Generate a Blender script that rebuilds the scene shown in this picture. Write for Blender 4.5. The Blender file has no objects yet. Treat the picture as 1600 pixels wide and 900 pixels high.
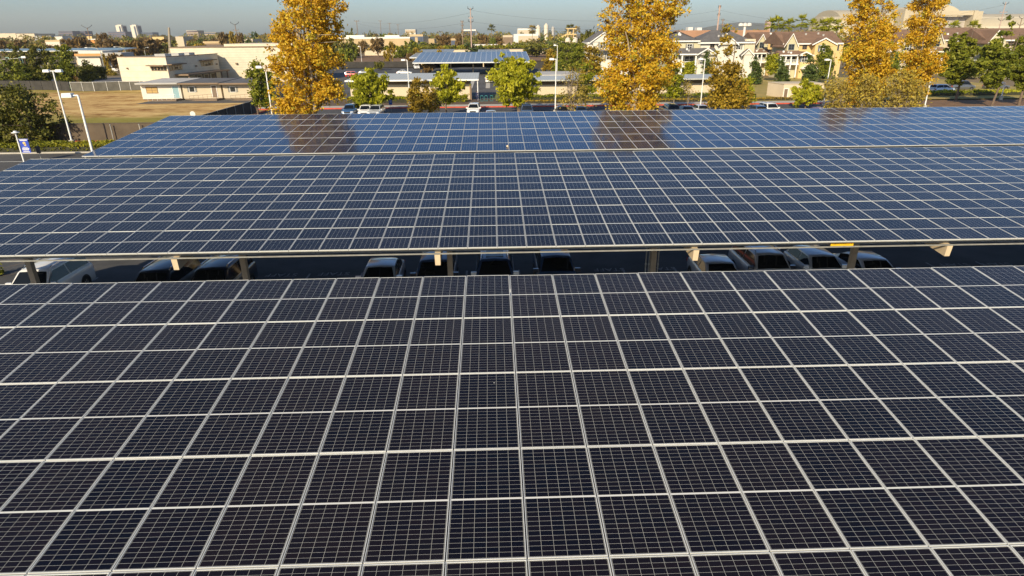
import bpy, bmesh, math, random
import numpy as np
from mathutils import Vector, Matrix

PI = math.pi
R = math.radians
scene = bpy.context.scene
COL = scene.collection

# ------------------------------------------------------------------ camera, sky, sun
EYE = 11.6
FPX, PITCH, ROLL, YAW = 976.3, R(22.18), R(0.475), R(1.61)
cd = bpy.data.cameras.new("camera")
cam = bpy.data.objects.new("camera", cd)
COL.objects.link(cam)
cd.sensor_width = 36.0
cd.lens = FPX / 1600 * 36
cd.clip_start = 0.1
cd.clip_end = 40000
cam.matrix_world = Matrix.Translation((0, 0, EYE)) @ Matrix.Rotation(-YAW, 4, 'Z') @ Matrix.Rotation(PI / 2 - PITCH, 4, 'X') @ Matrix.Rotation(-ROLL, 4, 'Z')
scene.camera = cam

AIR, DUST, OZONE = 1.0, 1.2, 6.0
SUN_EL, SUN_AZ = R(28), R(24)          # the sun stands behind the camera and to its left
world = bpy.data.worlds.new("World")
scene.world = world
world.use_nodes = True
wn = world.node_tree
wn.nodes.clear()
sky = wn.nodes.new('ShaderNodeTexSky')
sky.sky_type = 'NISHITA'
sky.sun_disc = False
sky.sun_elevation = SUN_EL
sky.sun_rotation = PI + SUN_AZ
sky.altitude = 20
sky.air_density = AIR
sky.dust_density = DUST
sky.ozone_density = OZONE
bg = wn.nodes.new('ShaderNodeBackground')
bg.inputs['Strength'].default_value = 0.108
wo = wn.nodes.new('ShaderNodeOutputWorld')
wn.links.new(sky.outputs[0], bg.inputs[0])
wn.links.new(bg.outputs[0], wo.inputs[0])
sl = bpy.data.lights.new("sun", 'SUN')
sl.energy = 5.0
sl.angle = R(0.5)
sl.color = (1.0, 0.84, 0.58)
sun = bpy.data.objects.new("sun", sl)
COL.objects.link(sun)
sun.rotation_euler = Vector((math.sin(SUN_AZ) * math.cos(SUN_EL), math.cos(SUN_AZ) * math.cos(SUN_EL), -math.sin(SUN_EL))).to_track_quat('-Z', 'Y').to_euler()
scene.view_settings.view_transform = 'Standard'
scene.view_settings.look = 'None'
scene.view_settings.gamma = 1
scene.view_settings.use_curve_mapping = False
scene.view_settings.exposure = 0.36
scene.render.engine = 'CYCLES'
scene.cycles.max_bounces = 6
scene.cycles.volume_bounces = 0
scene.cycles.transparent_max_bounces = 8


# ------------------------------------------------------------------ measuring: photo pixel -> world point
def ray(px, py):
    u = (px - 800) / FPX
    v = (450 - py) / FPX
    c, s = math.cos(ROLL), math.sin(ROLL)
    u, v = c * u + s * v, -s * u + c * v
    y = math.cos(PITCH) + v * math.sin(PITCH)
    z = -math.sin(PITCH) + v * math.cos(PITCH)
    c, s = math.cos(YAW), math.sin(YAW)
    return c * u + s * y, -s * u + c * y, z


def G(px, py, z=0.0):                  # point at height z
    r = ray(px, py)
    t = (z - EYE) / r[2]
    return r[0] * t, r[1] * t


def P(px, py, Y):                      # point at depth Y: (x, z)
    r = ray(px, py)
    t = Y / r[1]
    return r[0] * t, EYE + r[2] * t


def project(x, y, z):
    z -= EYE
    c, s = math.cos(YAW), math.sin(YAW)
    x, y = c * x - s * y, s * x + c * y
    d = math.cos(PITCH) * y - math.sin(PITCH) * z
    v = math.sin(PITCH) * y + math.cos(PITCH) * z
    if d < 0.1:
        return -9999, -9999, 0.1
    u, v = x / d, v / d
    c, s = math.cos(ROLL), math.sin(ROLL)
    return 800 + FPX * (c * u - s * v), 450 - FPX * (s * u + c * v), d


# ------------------------------------------------------------------ helpers
def tag(o, label=None, cat=None, group=None, kind=None):
    if label: o['label'] = label
    if cat: o['category'] = cat
    if group: o['group'] = group
    if kind: o['kind'] = kind
    return o


def thing(name, label, cat, loc=(0, 0, 0), rz=0.0, group=None):
    o = bpy.data.objects.new(name, None)
    o.empty_display_size = 0.3
    COL.objects.link(o)
    o.location = loc
    o.rotation_euler = (0, 0, rz)
    return tag(o, label, cat, group)


class MB:
    """collects faces of one mesh"""
    def __init__(self):
        self.v, self.f, self.m, self.uv = [], [], [], {}

    def poly(self, pts, mi=0):
        b = len(self.v)
        self.v += [tuple(p) for p in pts]
        self.f.append(tuple(range(b, b + len(pts))))
        self.m.append(mi)
        return self

    def box(self, x0, x1, y0, y1, z0, z1, mi=0):
        b = len(self.v)
        self.v += [(x0, y0, z0), (x1, y0, z0), (x1, y1, z0), (x0, y1, z0), (x0, y0, z1), (x1, y0, z1), (x1, y1, z1), (x0, y1, z1)]
        for q in ((0, 3, 2, 1), (4, 5, 6, 7), (0, 1, 5, 4), (1, 2, 6, 5), (2, 3, 7, 6), (3, 0, 4, 7)):
            self.f.append(tuple(b + i for i in q))
            self.m.append(mi)
        return self

    def hexa(self, lo, hi, mi=0):
        """a solid between two four-cornered faces (both counter-clockwise seen from above)"""
        b = len(self.v)
        self.v += [tuple(p) for p in lo] + [tuple(p) for p in hi]
        for q in ((0, 3, 2, 1), (4, 5, 6, 7), (0, 1, 5, 4), (1, 2, 6, 5), (2, 3, 7, 6), (3, 0, 4, 7)):
            self.f.append(tuple(b + i for i in q))
            self.m.append(mi)
        return self

    def tube(self, pts, rad, n=8, mi=0, cap=True):
        pts = [Vector(p) for p in pts]
        if not isinstance(rad, (list, tuple)):
            rad = [rad] * len(pts)
        b = len(self.v)
        for i, p in enumerate(pts):
            d = (pts[min(i + 1, len(pts) - 1)] - pts[max(i - 1, 0)]).normalized()
            a = d.orthogonal().normalized() if abs(d.z) < 0.9 else d.cross(Vector((0, 1, 0))).normalized()
            c = d.cross(a)
            for k in range(n):
                t = 2 * PI * k / n
                self.v.append(tuple(p + (a * math.cos(t) + c * math.sin(t)) * rad[i]))
        for i in range(len(pts) - 1):
            for k in range(n):
                k2 = (k + 1) % n
                self.f.append((b + i * n + k, b + i * n + k2, b + (i + 1) * n + k2, b + (i + 1) * n + k))
                self.m.append(mi)
        if cap:
            self.f.append(tuple(b + k for k in range(n))[::-1]); self.m.append(mi)
            self.f.append(tuple(b + (len(pts) - 1) * n + k for k in range(n))); self.m.append(mi)
        return self

    def lathe(self, prof, cx=0, cy=0, n=12, mi=0):
        b = len(self.v)
        for r, z in prof:
            for k in range(n):
                t = 2 * PI * k / n
                self.v.append((cx + r * math.cos(t), cy + r * math.sin(t), z))
        for i in range(len(prof) - 1):
            for k in range(n):
                k2 = (k + 1) % n
                self.f.append((b + i * n + k, b + i * n + k2, b + (i + 1) * n + k2, b + (i + 1) * n + k)); self.m.append(mi)
        self.f.append(tuple(b + k for k in range(n))[::-1]); self.m.append(mi)
        self.f.append(tuple(b + (len(prof) - 1) * n + k for k in range(n))); self.m.append(mi)
        return self

    def gable(self, x0, x1, y0, y1, ze, zr, axis='x', th=0.18, mi=0):
        """two sloping slabs meeting at a ridge along axis"""
        if axis == 'x':
            ym = (y0 + y1) / 2
            for (ya, yb) in ((y0, ym), (y1, ym)):
                lo = [(x0, ya, ze - th), (x1, ya, ze - th), (x1, yb, zr - th), (x0, yb, zr - th)]
                hi = [(x0, ya, ze), (x1, ya, ze), (x1, yb, zr), (x0, yb, zr)]
                self.hexa(lo, hi, mi)
        else:
            xm = (x0 + x1) / 2
            for (xa, xb) in ((x0, xm), (x1, xm)):
                lo = [(xa, y0, ze - th), (xb, y0, zr - th), (xb, y1, zr - th), (xa, y1, ze - th)]
                hi = [(xa, y0, ze), (xb, y0, zr), (xb, y1, zr), (xa, y1, ze)]
                self.hexa(lo, hi, mi)
        return self

    def build(self, name, mats, parent=None, loc=None, smooth=None, recalc=True):
        me = bpy.data.meshes.new(name)
        me.from_pydata(self.v, [], self.f)
        if not isinstance(mats, (list, tuple)):
            mats = [mats]
        for m in mats:
            me.materials.append(m)
        me.polygons.foreach_set('material_index', self.m)
        if recalc:
            bm = bmesh.new(); bm.from_mesh(me)
            bmesh.ops.recalc_face_normals(bm, faces=bm.faces)
            bm.to_mesh(me); bm.free()
        if smooth is not None:
            me.polygons.foreach_set('use_smooth', [True] * len(me.polygons))
            me.set_sharp_from_angle(angle=R(smooth))
        me.update()
        o = bpy.data.objects.new(name, me)
        COL.objects.link(o)
        if parent: o.parent = parent
        if loc: o.location = loc
        return o


def children(o):
    return list(o.children)


def copy_tree(o, parent=None):
    c = o.copy()
    COL.objects.link(c)
    if parent is not None: c.parent = parent
    for ch in children(o):
        copy_tree(ch, c)
    return c


# ------------------------------------------------------------------ materials
MATS = {}


def mat(name, c, rough=0.6, metal=0.0, var=0.15, scale=1.5, spec=0.5, bump=0.0, c2=None, coat=0.0):
    m = bpy.data.materials.new(name)
    m.use_nodes = True
    nt = m.node_tree
    b = nt.nodes['Principled BSDF']
    b.inputs['Roughness'].default_value = rough
    b.inputs['Metallic'].default_value = metal
    b.inputs['Specular IOR Level'].default_value = spec
    b.inputs['Coat Weight'].default_value = coat
    b.inputs['Coat Roughness'].default_value = 0.03
    if var > 0 or c2:
        tc = nt.nodes.new('ShaderNodeTexCoord')
        nz = nt.nodes.new('ShaderNodeTexNoise')
        nz.inputs['Scale'].default_value = scale
        nz.inputs['Detail'].default_value = 6
        nz.inputs['Roughness'].default_value = 0.65
        rp = nt.nodes.new('ShaderNodeValToRGB')
        rp.color_ramp.elements[0].position = 0.32
        rp.color_ramp.elements[1].position = 0.68
        ca = c2 if c2 else tuple(x * (1 - var) for x in c)
        cb = c if c2 else tuple(min(1, x * (1 + var)) for x in c)
        rp.color_ramp.elements[0].color = (*ca, 1)
        rp.color_ramp.elements[1].color = (*cb, 1)
        nt.links.new(tc.outputs['Object'], nz.inputs['Vector'])
        nt.links.new(nz.outputs['Fac'], rp.inputs['Fac'])
        nt.links.new(rp.outputs['Color'], b.inputs['Base Color'])
        if bump > 0:
            bp = nt.nodes.new('ShaderNodeBump')
            bp.inputs['Strength'].default_value = bump
            bp.inputs['Distance'].default_value = 0.02
            n2 = nt.nodes.new('ShaderNodeTexNoise')
            n2.inputs['Scale'].default_value = scale * 12
            n2.inputs['Detail'].default_value = 4
            nt.links.new(tc.outputs['Object'], n2.inputs['Vector'])
            nt.links.new(n2.outputs['Fac'], bp.inputs['Height'])
            nt.links.new(bp.outputs['Normal'], b.inputs['Normal'])
    else:
        b.inputs['Base Color'].default_value = (*c, 1)
    MATS[name] = m
    return m


def lines_mat(name, c, cl, pitch, width, rough=0.6, axis='Z', metal=0.0):
    """a surface with evenly spaced joints (siding, metal seams)"""
    m = mat(name, c, rough, metal, 0.1, 0.7)
    nt = m.node_tree
    b = nt.nodes['Principled BSDF']
    src = b.inputs['Base Color'].links[0].from_socket
    tc = nt.nodes.new('ShaderNodeTexCoord')
    sx = nt.nodes.new('ShaderNodeSeparateXYZ')
    nt.links.new(tc.outputs['Object'], sx.inputs[0])
    d = nt.nodes.new('ShaderNodeMath'); d.operation = 'DIVIDE'; d.inputs[1].default_value = pitch
    fr = nt.nodes.new('ShaderNodeMath'); fr.operation = 'FRACT'
    lt = nt.nodes.new('ShaderNodeMath'); lt.operation = 'LESS_THAN'; lt.inputs[1].default_value = width / pitch
    nt.links.new(sx.outputs[axis], d.inputs[0]); nt.links.new(d.outputs[0], fr.inputs[0]); nt.links.new(fr.outputs[0], lt.inputs[0])
    mx = nt.nodes.new('ShaderNodeMixRGB')
    mx.inputs['Color2'].default_value = (*cl, 1)
    nt.links.new(lt.outputs[0], mx.inputs['Fac']); nt.links.new(src, mx.inputs['Color1'])
    nt.links.new(mx.outputs[0], b.inputs['Base Color'])
    return m


def leaf_mat(name, stops, trans=0.3):
    """leaf colours picked per leaf by the 'tint' attribute"""
    m = bpy.data.materials.new(name)
    m.use_nodes = True
    nt = m.node_tree
    nt.nodes.clear()
    at = nt.nodes.new('ShaderNodeAttribute'); at.attribute_name = 'tint'
    rp = nt.nodes.new('ShaderNodeValToRGB')
    el = rp.color_ramp.elements
    while len(el) < len(stops): el.new(0.5)
    for e, (p, c) in zip(el, stops):
        e.position = p; e.color = (*c, 1)
    df = nt.nodes.new('ShaderNodeBsdfPrincipled')
    df.inputs['Roughness'].default_value = 0.55
    df.inputs['Specular IOR Level'].default_value = 0.25
    tr = nt.nodes.new('ShaderNodeBsdfTranslucent')
    mx = nt.nodes.new('ShaderNodeMixShader'); mx.inputs[0].default_value = trans
    out = nt.nodes.new('ShaderNodeOutputMaterial')
    nt.links.new(at.outputs['Fac'], rp.inputs['Fac'])
    nt.links.new(rp.outputs['Color'], df.inputs['Base Color'])
    nt.links.new(rp.outputs['Color'], tr.inputs['Color'])
    nt.links.new(df.outputs[0], mx.inputs[1]); nt.links.new(tr.outputs[0], mx.inputs[2])
    nt.links.new(mx.outputs[0], out.inputs['Surface'])
    MATS[name] = m
    return m


def panel_mat(name, half=True, line=0.0035, cell_a=(0.006, 0.008, 0.018), cell_b=(0.016, 0.013, 0.022), minor=1.0, rough=0.05, spec=0.40, tint=(0.8, 0.9, 1.0), bus=0.015):
    """solar glass: UV in metres over the panel; a grid of cells with pale seams, a white margin and a centre bus line"""
    W_, L_ = PW, PL
    m = bpy.data.materials.new(name)
    m.use_nodes = True
    nt = m.node_tree
    b = nt.nodes['Principled BSDF']

    def math_(op, a=None, c=None, d=None):
        n = nt.nodes.new('ShaderNodeMath'); n.operation = op
        for i, x in enumerate((a, c, d)):
            if x is None: continue
            if isinstance(x, (int, float)): n.inputs[i].default_value = x
            else: nt.links.new(x, n.inputs[i])
        return n.outputs[0]
    uv = nt.nodes.new('ShaderNodeUVMap'); uv.uv_map = 'panel'
    sp = nt.nodes.new('ShaderNodeSeparateXYZ'); nt.links.new(uv.outputs[0], sp.inputs[0])
    u, v = sp.outputs[0], sp.outputs[1]

    def seam(coord, lo, n, pitch, w):
        c = math_('DIVIDE', math_('SUBTRACT', coord, lo), pitch)
        f = math_('FRACT', c)
        dist = math_('MULTIPLY', math_('MINIMUM', f, math_('SUBTRACT', 1.0, f)), pitch)
        return math_('LESS_THAN', dist, w / 2), math_('FLOOR', c)
    mg = 0.020
    pu = (W_ - 2 * mg) / 6
    su, iu = seam(u, mg, 6, pu, line)
    if half:
        cg = bus                      # half width of the centre line
        hv = L_ / 2
        dv = math_('ABSOLUTE', math_('SUBTRACT', v, hv))
        pv = (hv - mg - cg) / 12
        sv, iv = seam(dv, cg, 12, pv, line * minor)
        edge = math_('LESS_THAN', dv, cg)
    else:
        pv = (L_ - 2 * mg) / 12
        sv, iv = seam(v, mg, 12, pv, line * minor)
        edge = math_('LESS_THAN', v, 0)
    om = math_('MAXIMUM', math_('LESS_THAN', math_('SUBTRACT', 0.5 * W_, math_('ABSOLUTE', math_('SUBTRACT', u, 0.5 * W_))), mg - 0.0085),
               math_('LESS_THAN', math_('SUBTRACT', 0.5 * L_, math_('ABSOLUTE', math_('SUBTRACT', v, 0.5 * L_))), mg - 0.0085))
    edge = math_('MAXIMUM', edge, om)
    seams = math_('MAXIMUM', su, sv)
    # faint fine fingers across each cell and cell-to-cell variation
    wn_ = nt.nodes.new('ShaderNodeTexWhiteNoise'); wn_.noise_dimensions = '3D'
    cb = nt.nodes.new('ShaderNodeCombineXYZ')
    nt.links.new(iu, cb.inputs[0]); nt.links.new(iv, cb.inputs[1])
    geo = nt.nodes.new('ShaderNodeObjectInfo')
    nt.links.new(math_('MULTIPLY', geo.outputs['Random'], 50.0), cb.inputs[2])
    nt.links.new(cb.outputs[0], wn_.inputs['Vector'])
    oc = nt.nodes.new('ShaderNodeNewGeometry')
    nz = nt.nodes.new('ShaderNodeTexNoise'); nz.inputs['Scale'].default_value = 0.35; nz.inputs['Detail'].default_value = 2
    nt.links.new(oc.outputs['Position'], nz.inputs['Vector'])
    mixv = math_('ADD', math_('ADD', math_('MULTIPLY', wn_.outputs['Value'], 0.45), math_('MULTIPLY', nz.outputs['Fac'], 0.35)), math_('MULTIPLY', math_('SUBTRACT', geo.outputs['Random'], 0.3), 0.45))
    c1 = nt.nodes.new('ShaderNodeMixRGB')
    c1.inputs[1].default_value = (*cell_a, 1); c1.inputs[2].default_value = (*cell_b, 1)
    nt.links.new(mixv, c1.inputs[0])
    c2 = nt.nodes.new('ShaderNodeMixRGB'); c2.inputs[2].default_value = (0.44, 0.44, 0.40, 1)
    nt.links.new(seams, c2.inputs[0]); nt.links.new(c1.outputs[0], c2.inputs[1])
    c3 = nt.nodes.new('ShaderNodeMixRGB'); c3.inputs[2].default_value = (0.62, 0.62, 0.58, 1)
    nt.links.new(edge, c3.inputs[0]); nt.links.new(c2.outputs[0], c3.inputs[1])
    # thin film of dust
    nd = nt.nodes.new('ShaderNodeTexNoise'); nd.inputs['Scale'].default_value = 1.3; nd.inputs['Detail'].default_value = 8; nd.inputs['Roughness'].default_value = 0.7
    nt.links.new(oc.outputs['Position'], nd.inputs['Vector'])
    dust = math_('MULTIPLY', math_('POWER', nd.outputs['Fac'], 3.0), math_('MULTIPLY_ADD', geo.outputs['Random'], 0.035, 0.008))
    c4 = nt.nodes.new('ShaderNodeMixRGB'); c4.inputs[2].default_value = (0.34, 0.29, 0.22, 1)
    nt.links.new(dust, c4.inputs[0]); nt.links.new(c3.outputs[0], c4.inputs[1])
    # a few bird spots
    vo = nt.nodes.new('ShaderNodeTexVoronoi'); vo.inputs['Scale'].default_value = 0.9
    nt.links.new(oc.outputs['Position'], vo.inputs['Vector'])
    sc = nt.nodes.new('ShaderNodeSeparateColor'); nt.links.new(vo.outputs['Color'], sc.inputs[0])
    spot = math_('MULTIPLY', math_('LESS_THAN', vo.outputs['Distance'], 0.022), math_('GREATER_THAN', sc.outputs[0], 0.72))
    c5 = nt.nodes.new('ShaderNodeMixRGB'); c5.inputs[2].default_value = (0.30, 0.30, 0.28, 1)
    nt.links.new(spot, c5.inputs[0]); nt.links.new(c4.outputs[0], c5.inputs[1])
    nt.links.new(c5.outputs[0], b.inputs['Base Color'])
    b.inputs['IOR'].default_value = 1.45
    b.inputs['Specular IOR Level'].default_value = spec
    b.inputs['Specular Tint'].default_value = (*tint, 1)
    rv = math_('MULTIPLY_ADD', geo.outputs['Random'], 0.035, rough - 0.015)
    nt.links.new(math_('MULTIPLY_ADD', nd.outputs['Fac'], 0.05, math_('SUBTRACT', rv, 0.02)), b.inputs['Roughness'])
    # the glass is not perfectly flat
    bn = nt.nodes.new('ShaderNodeTexNoise'); bn.inputs['Scale'].default_value = 0.8; bn.inputs['Detail'].default_value = 1
    nt.links.new(oc.outputs['Position'], bn.inputs['Vector'])
    bp = nt.nodes.new('ShaderNodeBump'); bp.inputs['Strength'].default_value = 0.05; bp.inputs['Distance'].default_value = 0.03
    nt.links.new(bn.outputs['Fac'], bp.inputs['Height'])
    nt.links.new(bp.outputs['Normal'], b.inputs['Normal'])
    MATS[name] = m
    return m


M = MATS
mat('alu', (0.66, 0.67, 0.65), 0.42, 0.25, 0.06, 3)
mat('galv', (0.36, 0.36, 0.33), 0.5, 0.3, 0.18, 4)
mat('steel_cream', (0.62, 0.50, 0.34), 0.55, 0, 0.08, 2)
mat('column_paint', (0.42, 0.33, 0.23), 0.6, 0, 0.12, 2)
mat('backsheet', (0.55, 0.55, 0.55), 0.6, 0, 0.05, 2)
mat('asphalt', (0.055, 0.055, 0.056), 0.9, 0, 0.35, 0.35, bump=0.3)
mat('asphalt_far', (0.075, 0.072, 0.068), 0.9, 0, 0.3, 0.12)
mat('concrete', (0.42, 0.39, 0.33), 0.85, 0, 0.12, 0.8)
mat('curb_red', (0.50, 0.07, 0.035), 0.7, 0, 0.25, 1.5)
mat('paint_white', (0.55, 0.55, 0.52), 0.8, 0, 0.25, 6)
mat('stencil', (0.20, 0.21, 0.22), 0.8, 0, 0.45, 9)
mat('earth', (0.22, 0.155, 0.085), 0.95, 0, 0, 0.03, c2=(0.10, 0.09, 0.045))
mat('white_metal', (0.78, 0.78, 0.76), 0.4, 0, 0.05, 3)
mat('lamp_lens', (0.6, 0.6, 0.55), 0.3, 0, 0.05, 5)
mat('wood_pole', (0.22, 0.15, 0.10), 0.85, 0, 0.3, 2)
mat('dark_metal', (0.03, 0.03, 0.032), 0.5, 0, 0.2, 3)
mat('bark', (0.14, 0.10, 0.07), 0.9, 0, 0.35, 3, bump=0.5)
mat('bark_pale', (0.42, 0.36, 0.27), 0.85, 0, 0, 2.2, c2=(0.20, 0.16, 0.11))
mat('bark_grey', (0.22, 0.18, 0.14), 0.9, 0, 0.3, 3)
leaf_mat('leaf_gold', [(0.0, (0.13, 0.075, 0.008)), (0.2, (0.40, 0.215, 0.012)), (0.55, (0.68, 0.42, 0.020)), (0.84, (0.80, 0.57, 0.06)), (1.0, (0.34, 0.34, 0.035))], 0.42)
leaf_mat('leaf_olivegold', [(0.0, (0.09, 0.065, 0.012)), (0.4, (0.26, 0.18, 0.02)), (0.8, (0.44, 0.29, 0.025)), (1.0, (0.26, 0.26, 0.03))], 0.25)
leaf_mat('leaf_lime', [(0.0, (0.08, 0.105, 0.008)), (0.5, (0.29, 0.30, 0.014)), (1.0, (0.50, 0.47, 0.03))], 0.3)
leaf_mat('leaf_green', [(0.0, (0.04, 0.06, 0.008)), (0.5, (0.14, 0.165, 0.013)), (1.0, (0.28, 0.28, 0.03))], 0.22)
leaf_mat('leaf_dark', [(0.0, (0.028, 0.034, 0.006)), (0.5, (0.10, 0.105, 0.015)), (1.0, (0.23, 0.205, 0.035))], 0.15)
leaf_mat('leaf_conifer', [(0.0, (0.022, 0.04, 0.012)), (0.5, (0.065, 0.095, 0.022)), (1.0, (0.13, 0.16, 0.04))], 0.1)
leaf_mat('leaf_brown', [(0.0, (0.06, 0.042, 0.018)), (0.5, (0.18, 0.115, 0.042)), (1.0, (0.30, 0.19, 0.06))], 0.2)
leaf_mat('leaf_dry', [(0.0, (0.17, 0.135, 0.05)), (0.5, (0.38, 0.29, 0.05)), (1.0, (0.55, 0.42, 0.05))], 0.3)
leaf_mat('leaf_hedge', [(0.0, (0.06, 0.07, 0.008)), (0.5, (0.20, 0.21, 0.014)), (1.0, (0.38, 0.32, 0.02))], 0.25)


# ================================================================== the ground, roads and kerbs
def sheet(name, x0, x1, y0, y1, z, m, kind='structure'):
    o = MB().poly([(x0, y0, z), (x1, y0, z), (x1, y1, z), (x0, y1, z)]).build(name, m, recalc=False)
    return tag(o, kind=kind)


sheet('ground', -6500, 6500, -400, 5600, 0.0, M['earth'])
sheet('parking_lot', -36, 150, -40, 109.6, 0.006, M['asphalt'])
sheet('road', -150, -36, 22, 69.2, 0.010, M['asphalt_far'])
MB().box(-150, -36, 69.2, 69.5, -0.05, 0.14).build('kerb', M['concrete'])['kind'] = 'structure'
sheet('planting_bed', -150, -36, 69.5, 76.6, 0.012, mat('mulch', (0.10, 0.065, 0.04), 0.95, 0, 0.4, 1.5))
MB().box(-150, -38.5, 76.6, 77.0, -0.05, 0.16).build('kerb_red', M['curb_red'])['kind'] = 'structure'
MB().box(-150, -30, 64.6, 64.75, 0.006, 0.0145).build('road_marking', M['paint_white'])['kind'] = 'structure'
sheet('side_street', -37.9, -33.6, 77.4, 165, 0.009, M['asphalt_far'])
MB().box(-37.6, -37.3, 100, 109.6, -0.05, 0.15).build('kerb_red', M['curb_red'])['kind'] = 'structure'
# the school side: red kerb, pavement and planting strip behind the last canopy
MB().box(-40, 66, 109.6, 109.95, -0.05, 0.18).build('kerb_red', M['curb_red'])['kind'] = 'structure'
sheet('pavement', -40, 66, 109.95, 113.2, 0.16, M['concrete'])
sheet('flower_bed', -40, 66, 113.2, 122, 0.17, M['mulch'])
sheet('school_yard', -66, 46, 122.0, 300, 0.02, M['asphalt_far'])


def dry_field():
    """dry grass field: brown middle, greener rims"""
    m = bpy.data.materials.new('dry_field'); m.use_nodes = True
    nt = m.node_tree; b = nt.nodes['Principled BSDF']; b.inputs['Roughness'].default_value = 0.95
    b.inputs['Specular IOR Level'].default_value = 0.1
    tc = nt.nodes.new('ShaderNodeTexCoord')
    mp = nt.nodes.new('ShaderNodeMapping'); mp.inputs['Scale'].default_value = (0.06, 0.26, 1)
    n1 = nt.nodes.new('ShaderNodeTexNoise'); n1.inputs['Scale'].default_value = 1.0; n1.inputs['Detail'].default_value = 9; n1.inputs['Roughness'].default_value = 0.68
    rp = nt.nodes.new('ShaderNodeValToRGB'); e = rp.color_ramp.elements
    e[0].position = 0.41; e[0].color = (0.22, 0.105, 0.034, 1)
    e[1].position = 0.58; e[1].color = (0.60, 0.43, 0.18, 1)
    k = e.new(0.48); k.color = (0.45, 0.285, 0.11, 1)
    n4 = nt.nodes.new('ShaderNodeTexNoise'); n4.inputs['Scale'].default_value = 0.45; n4.inputs['Detail'].default_value = 8; n4.inputs['Roughness'].default_value = 0.75
    nt.links.new(tc.outputs['Object'], n4.inputs['Vector'])
    av = nt.nodes.new('ShaderNodeMath'); av.operation = 'MULTIPLY_ADD'; av.inputs[1].default_value = 0.45
    a2 = nt.nodes.new('ShaderNodeMath'); a2.operation = 'MULTIPLY'; a2.inputs[1].default_value = 0.55
    nt.links.new(n1.outputs['Fac'], a2.inputs[0]); nt.links.new(n4.outputs['Fac'], av.inputs[0]); nt.links.new(a2.outputs[0], av.inputs[2])
    nt.links.new(tc.outputs['Object'], mp.inputs[0]); nt.links.new(mp.outputs[0], n1.inputs['Vector']); nt.links.new(av.outputs[0], rp.inputs['Fac'])
    sx = nt.nodes.new('ShaderNodeSeparateXYZ'); nt.links.new(tc.outputs['Object'], sx.inputs[0])
    n2 = nt.nodes.new('ShaderNodeTexNoise'); n2.inputs['Scale'].default_value = 0.12; n2.inputs['Detail'].default_value = 5
    nt.links.new(tc.outputs['Object'], n2.inputs['Vector'])
    ad = nt.nodes.new('ShaderNodeMath'); ad.operation = 'MULTIPLY_ADD'; ad.inputs[1].default_value = 26.0
    nt.links.new(n2.outputs['Fac'], ad.inputs[0]); nt.links.new(sx.outputs['Y'], ad.inputs[2])
    gr = nt.nodes.new('ShaderNodeValToRGB'); g = gr.color_ramp.elements
    g[0].position = 0.0; g[0].color = (1, 1, 1, 1); g[1].position = 1.0; g[1].color = (1, 1, 1, 1)
    for p_, v_ in ((0.30, 1.0), (0.38, 0.0), (0.74, 0.0), (0.85, 0.8)):
        q = g.new(p_); q.color = (v_, v_, v_, 1)
    mr = nt.nodes.new('ShaderNodeMapRange'); mr.inputs['From Min'].default_value = 80; mr.inputs['From Max'].default_value = 185
    nt.links.new(ad.outputs[0], mr.inputs['Value']); nt.links.new(mr.outputs[0], gr.inputs['Fac'])
    mx = nt.nodes.new('ShaderNodeMixRGB'); mx.inputs['Color2'].default_value = (0.19, 0.19, 0.030, 1)
    fm = nt.nodes.new('ShaderNodeMath'); fm.operation = 'MULTIPLY'; fm.inputs[1].default_value = 0.8
    nt.links.new(gr.outputs['Color'], fm.inputs[0]); nt.links.new(fm.outputs[0], mx.inputs['Fac']); nt.links.new(rp.outputs['Color'], mx.inputs['Color1'])
    nt.links.new(mx.outputs[0], b.inputs['Base Color'])
    return m


sheet('field', -190, -38.1, 77.8, 160, 0.014, dry_field())
lawn_m = mat('lawn_dry', (0.42, 0.29, 0.09), 0.95, 0, 0, 0.25, c2=(0.22, 0.20, 0.04))
sheet('lawn', 46, 112, 113.2, 171, 0.19, lawn_m)
sheet('bed_soil', 66, 160, 96, 113.2, 0.012, mat('soil', (0.17, 0.095, 0.045), 0.95, 0, 0.4, 0.6))
sheet('grass_strip', 76, 190, 113.3, 124, 0.03, mat('grass_bright', (0.13, 0.15, 0.03), 0.95, 0, 0.3, 0.6))
sheet('street', 74, 260, 124, 133, 0.02, mat('asphalt_pale', (0.16, 0.155, 0.15), 0.9, 0, 0.15, 0.3))
sheet('grass_bank', -150, -66, 160.2, 182, 0.02, M['grass_bright'])
sheet('boulevard', -300, -60, 182, 205, 0.015, mat('asphalt_grey', (0.13, 0.125, 0.125), 0.9, 0, 0.15, 0.2))

# stall lines and stencilled words under the second canopy
for k in range(26):
    x = G(974, 423)[0] + 2.74 * (k - 10)
    MB().box(x - 0.05, x + 0.05, 26.6, 30.95, 0.004, 0.0095).build('stall_line', M['stencil'])['kind'] = 'structure'


def text_mesh(body, size, name, m, parent=None, extrude=0.002):
    cu = bpy.data.curves.new(name, 'FONT')
    cu.body = body
    cu.size = size
    cu.align_x = 'CENTER'
    cu.align_y = 'CENTER'
    cu.extrude = extrude
    tmp = bpy.data.objects.new(name, cu)
    dg = bpy.context.evaluated_depsgraph_get()
    COL.objects.link(tmp)
    dg.update()
    me = bpy.data.meshes.new_from_object(tmp.evaluated_get(dg))
    bpy.data.objects.remove(tmp)
    bpy.data.curves.remove(cu)
    me.materials.clear()
    me.materials.append(m)
    o = bpy.data.objects.new(name, me)
    COL.objects.link(o)
    if parent: o.parent = parent
    return o


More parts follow.
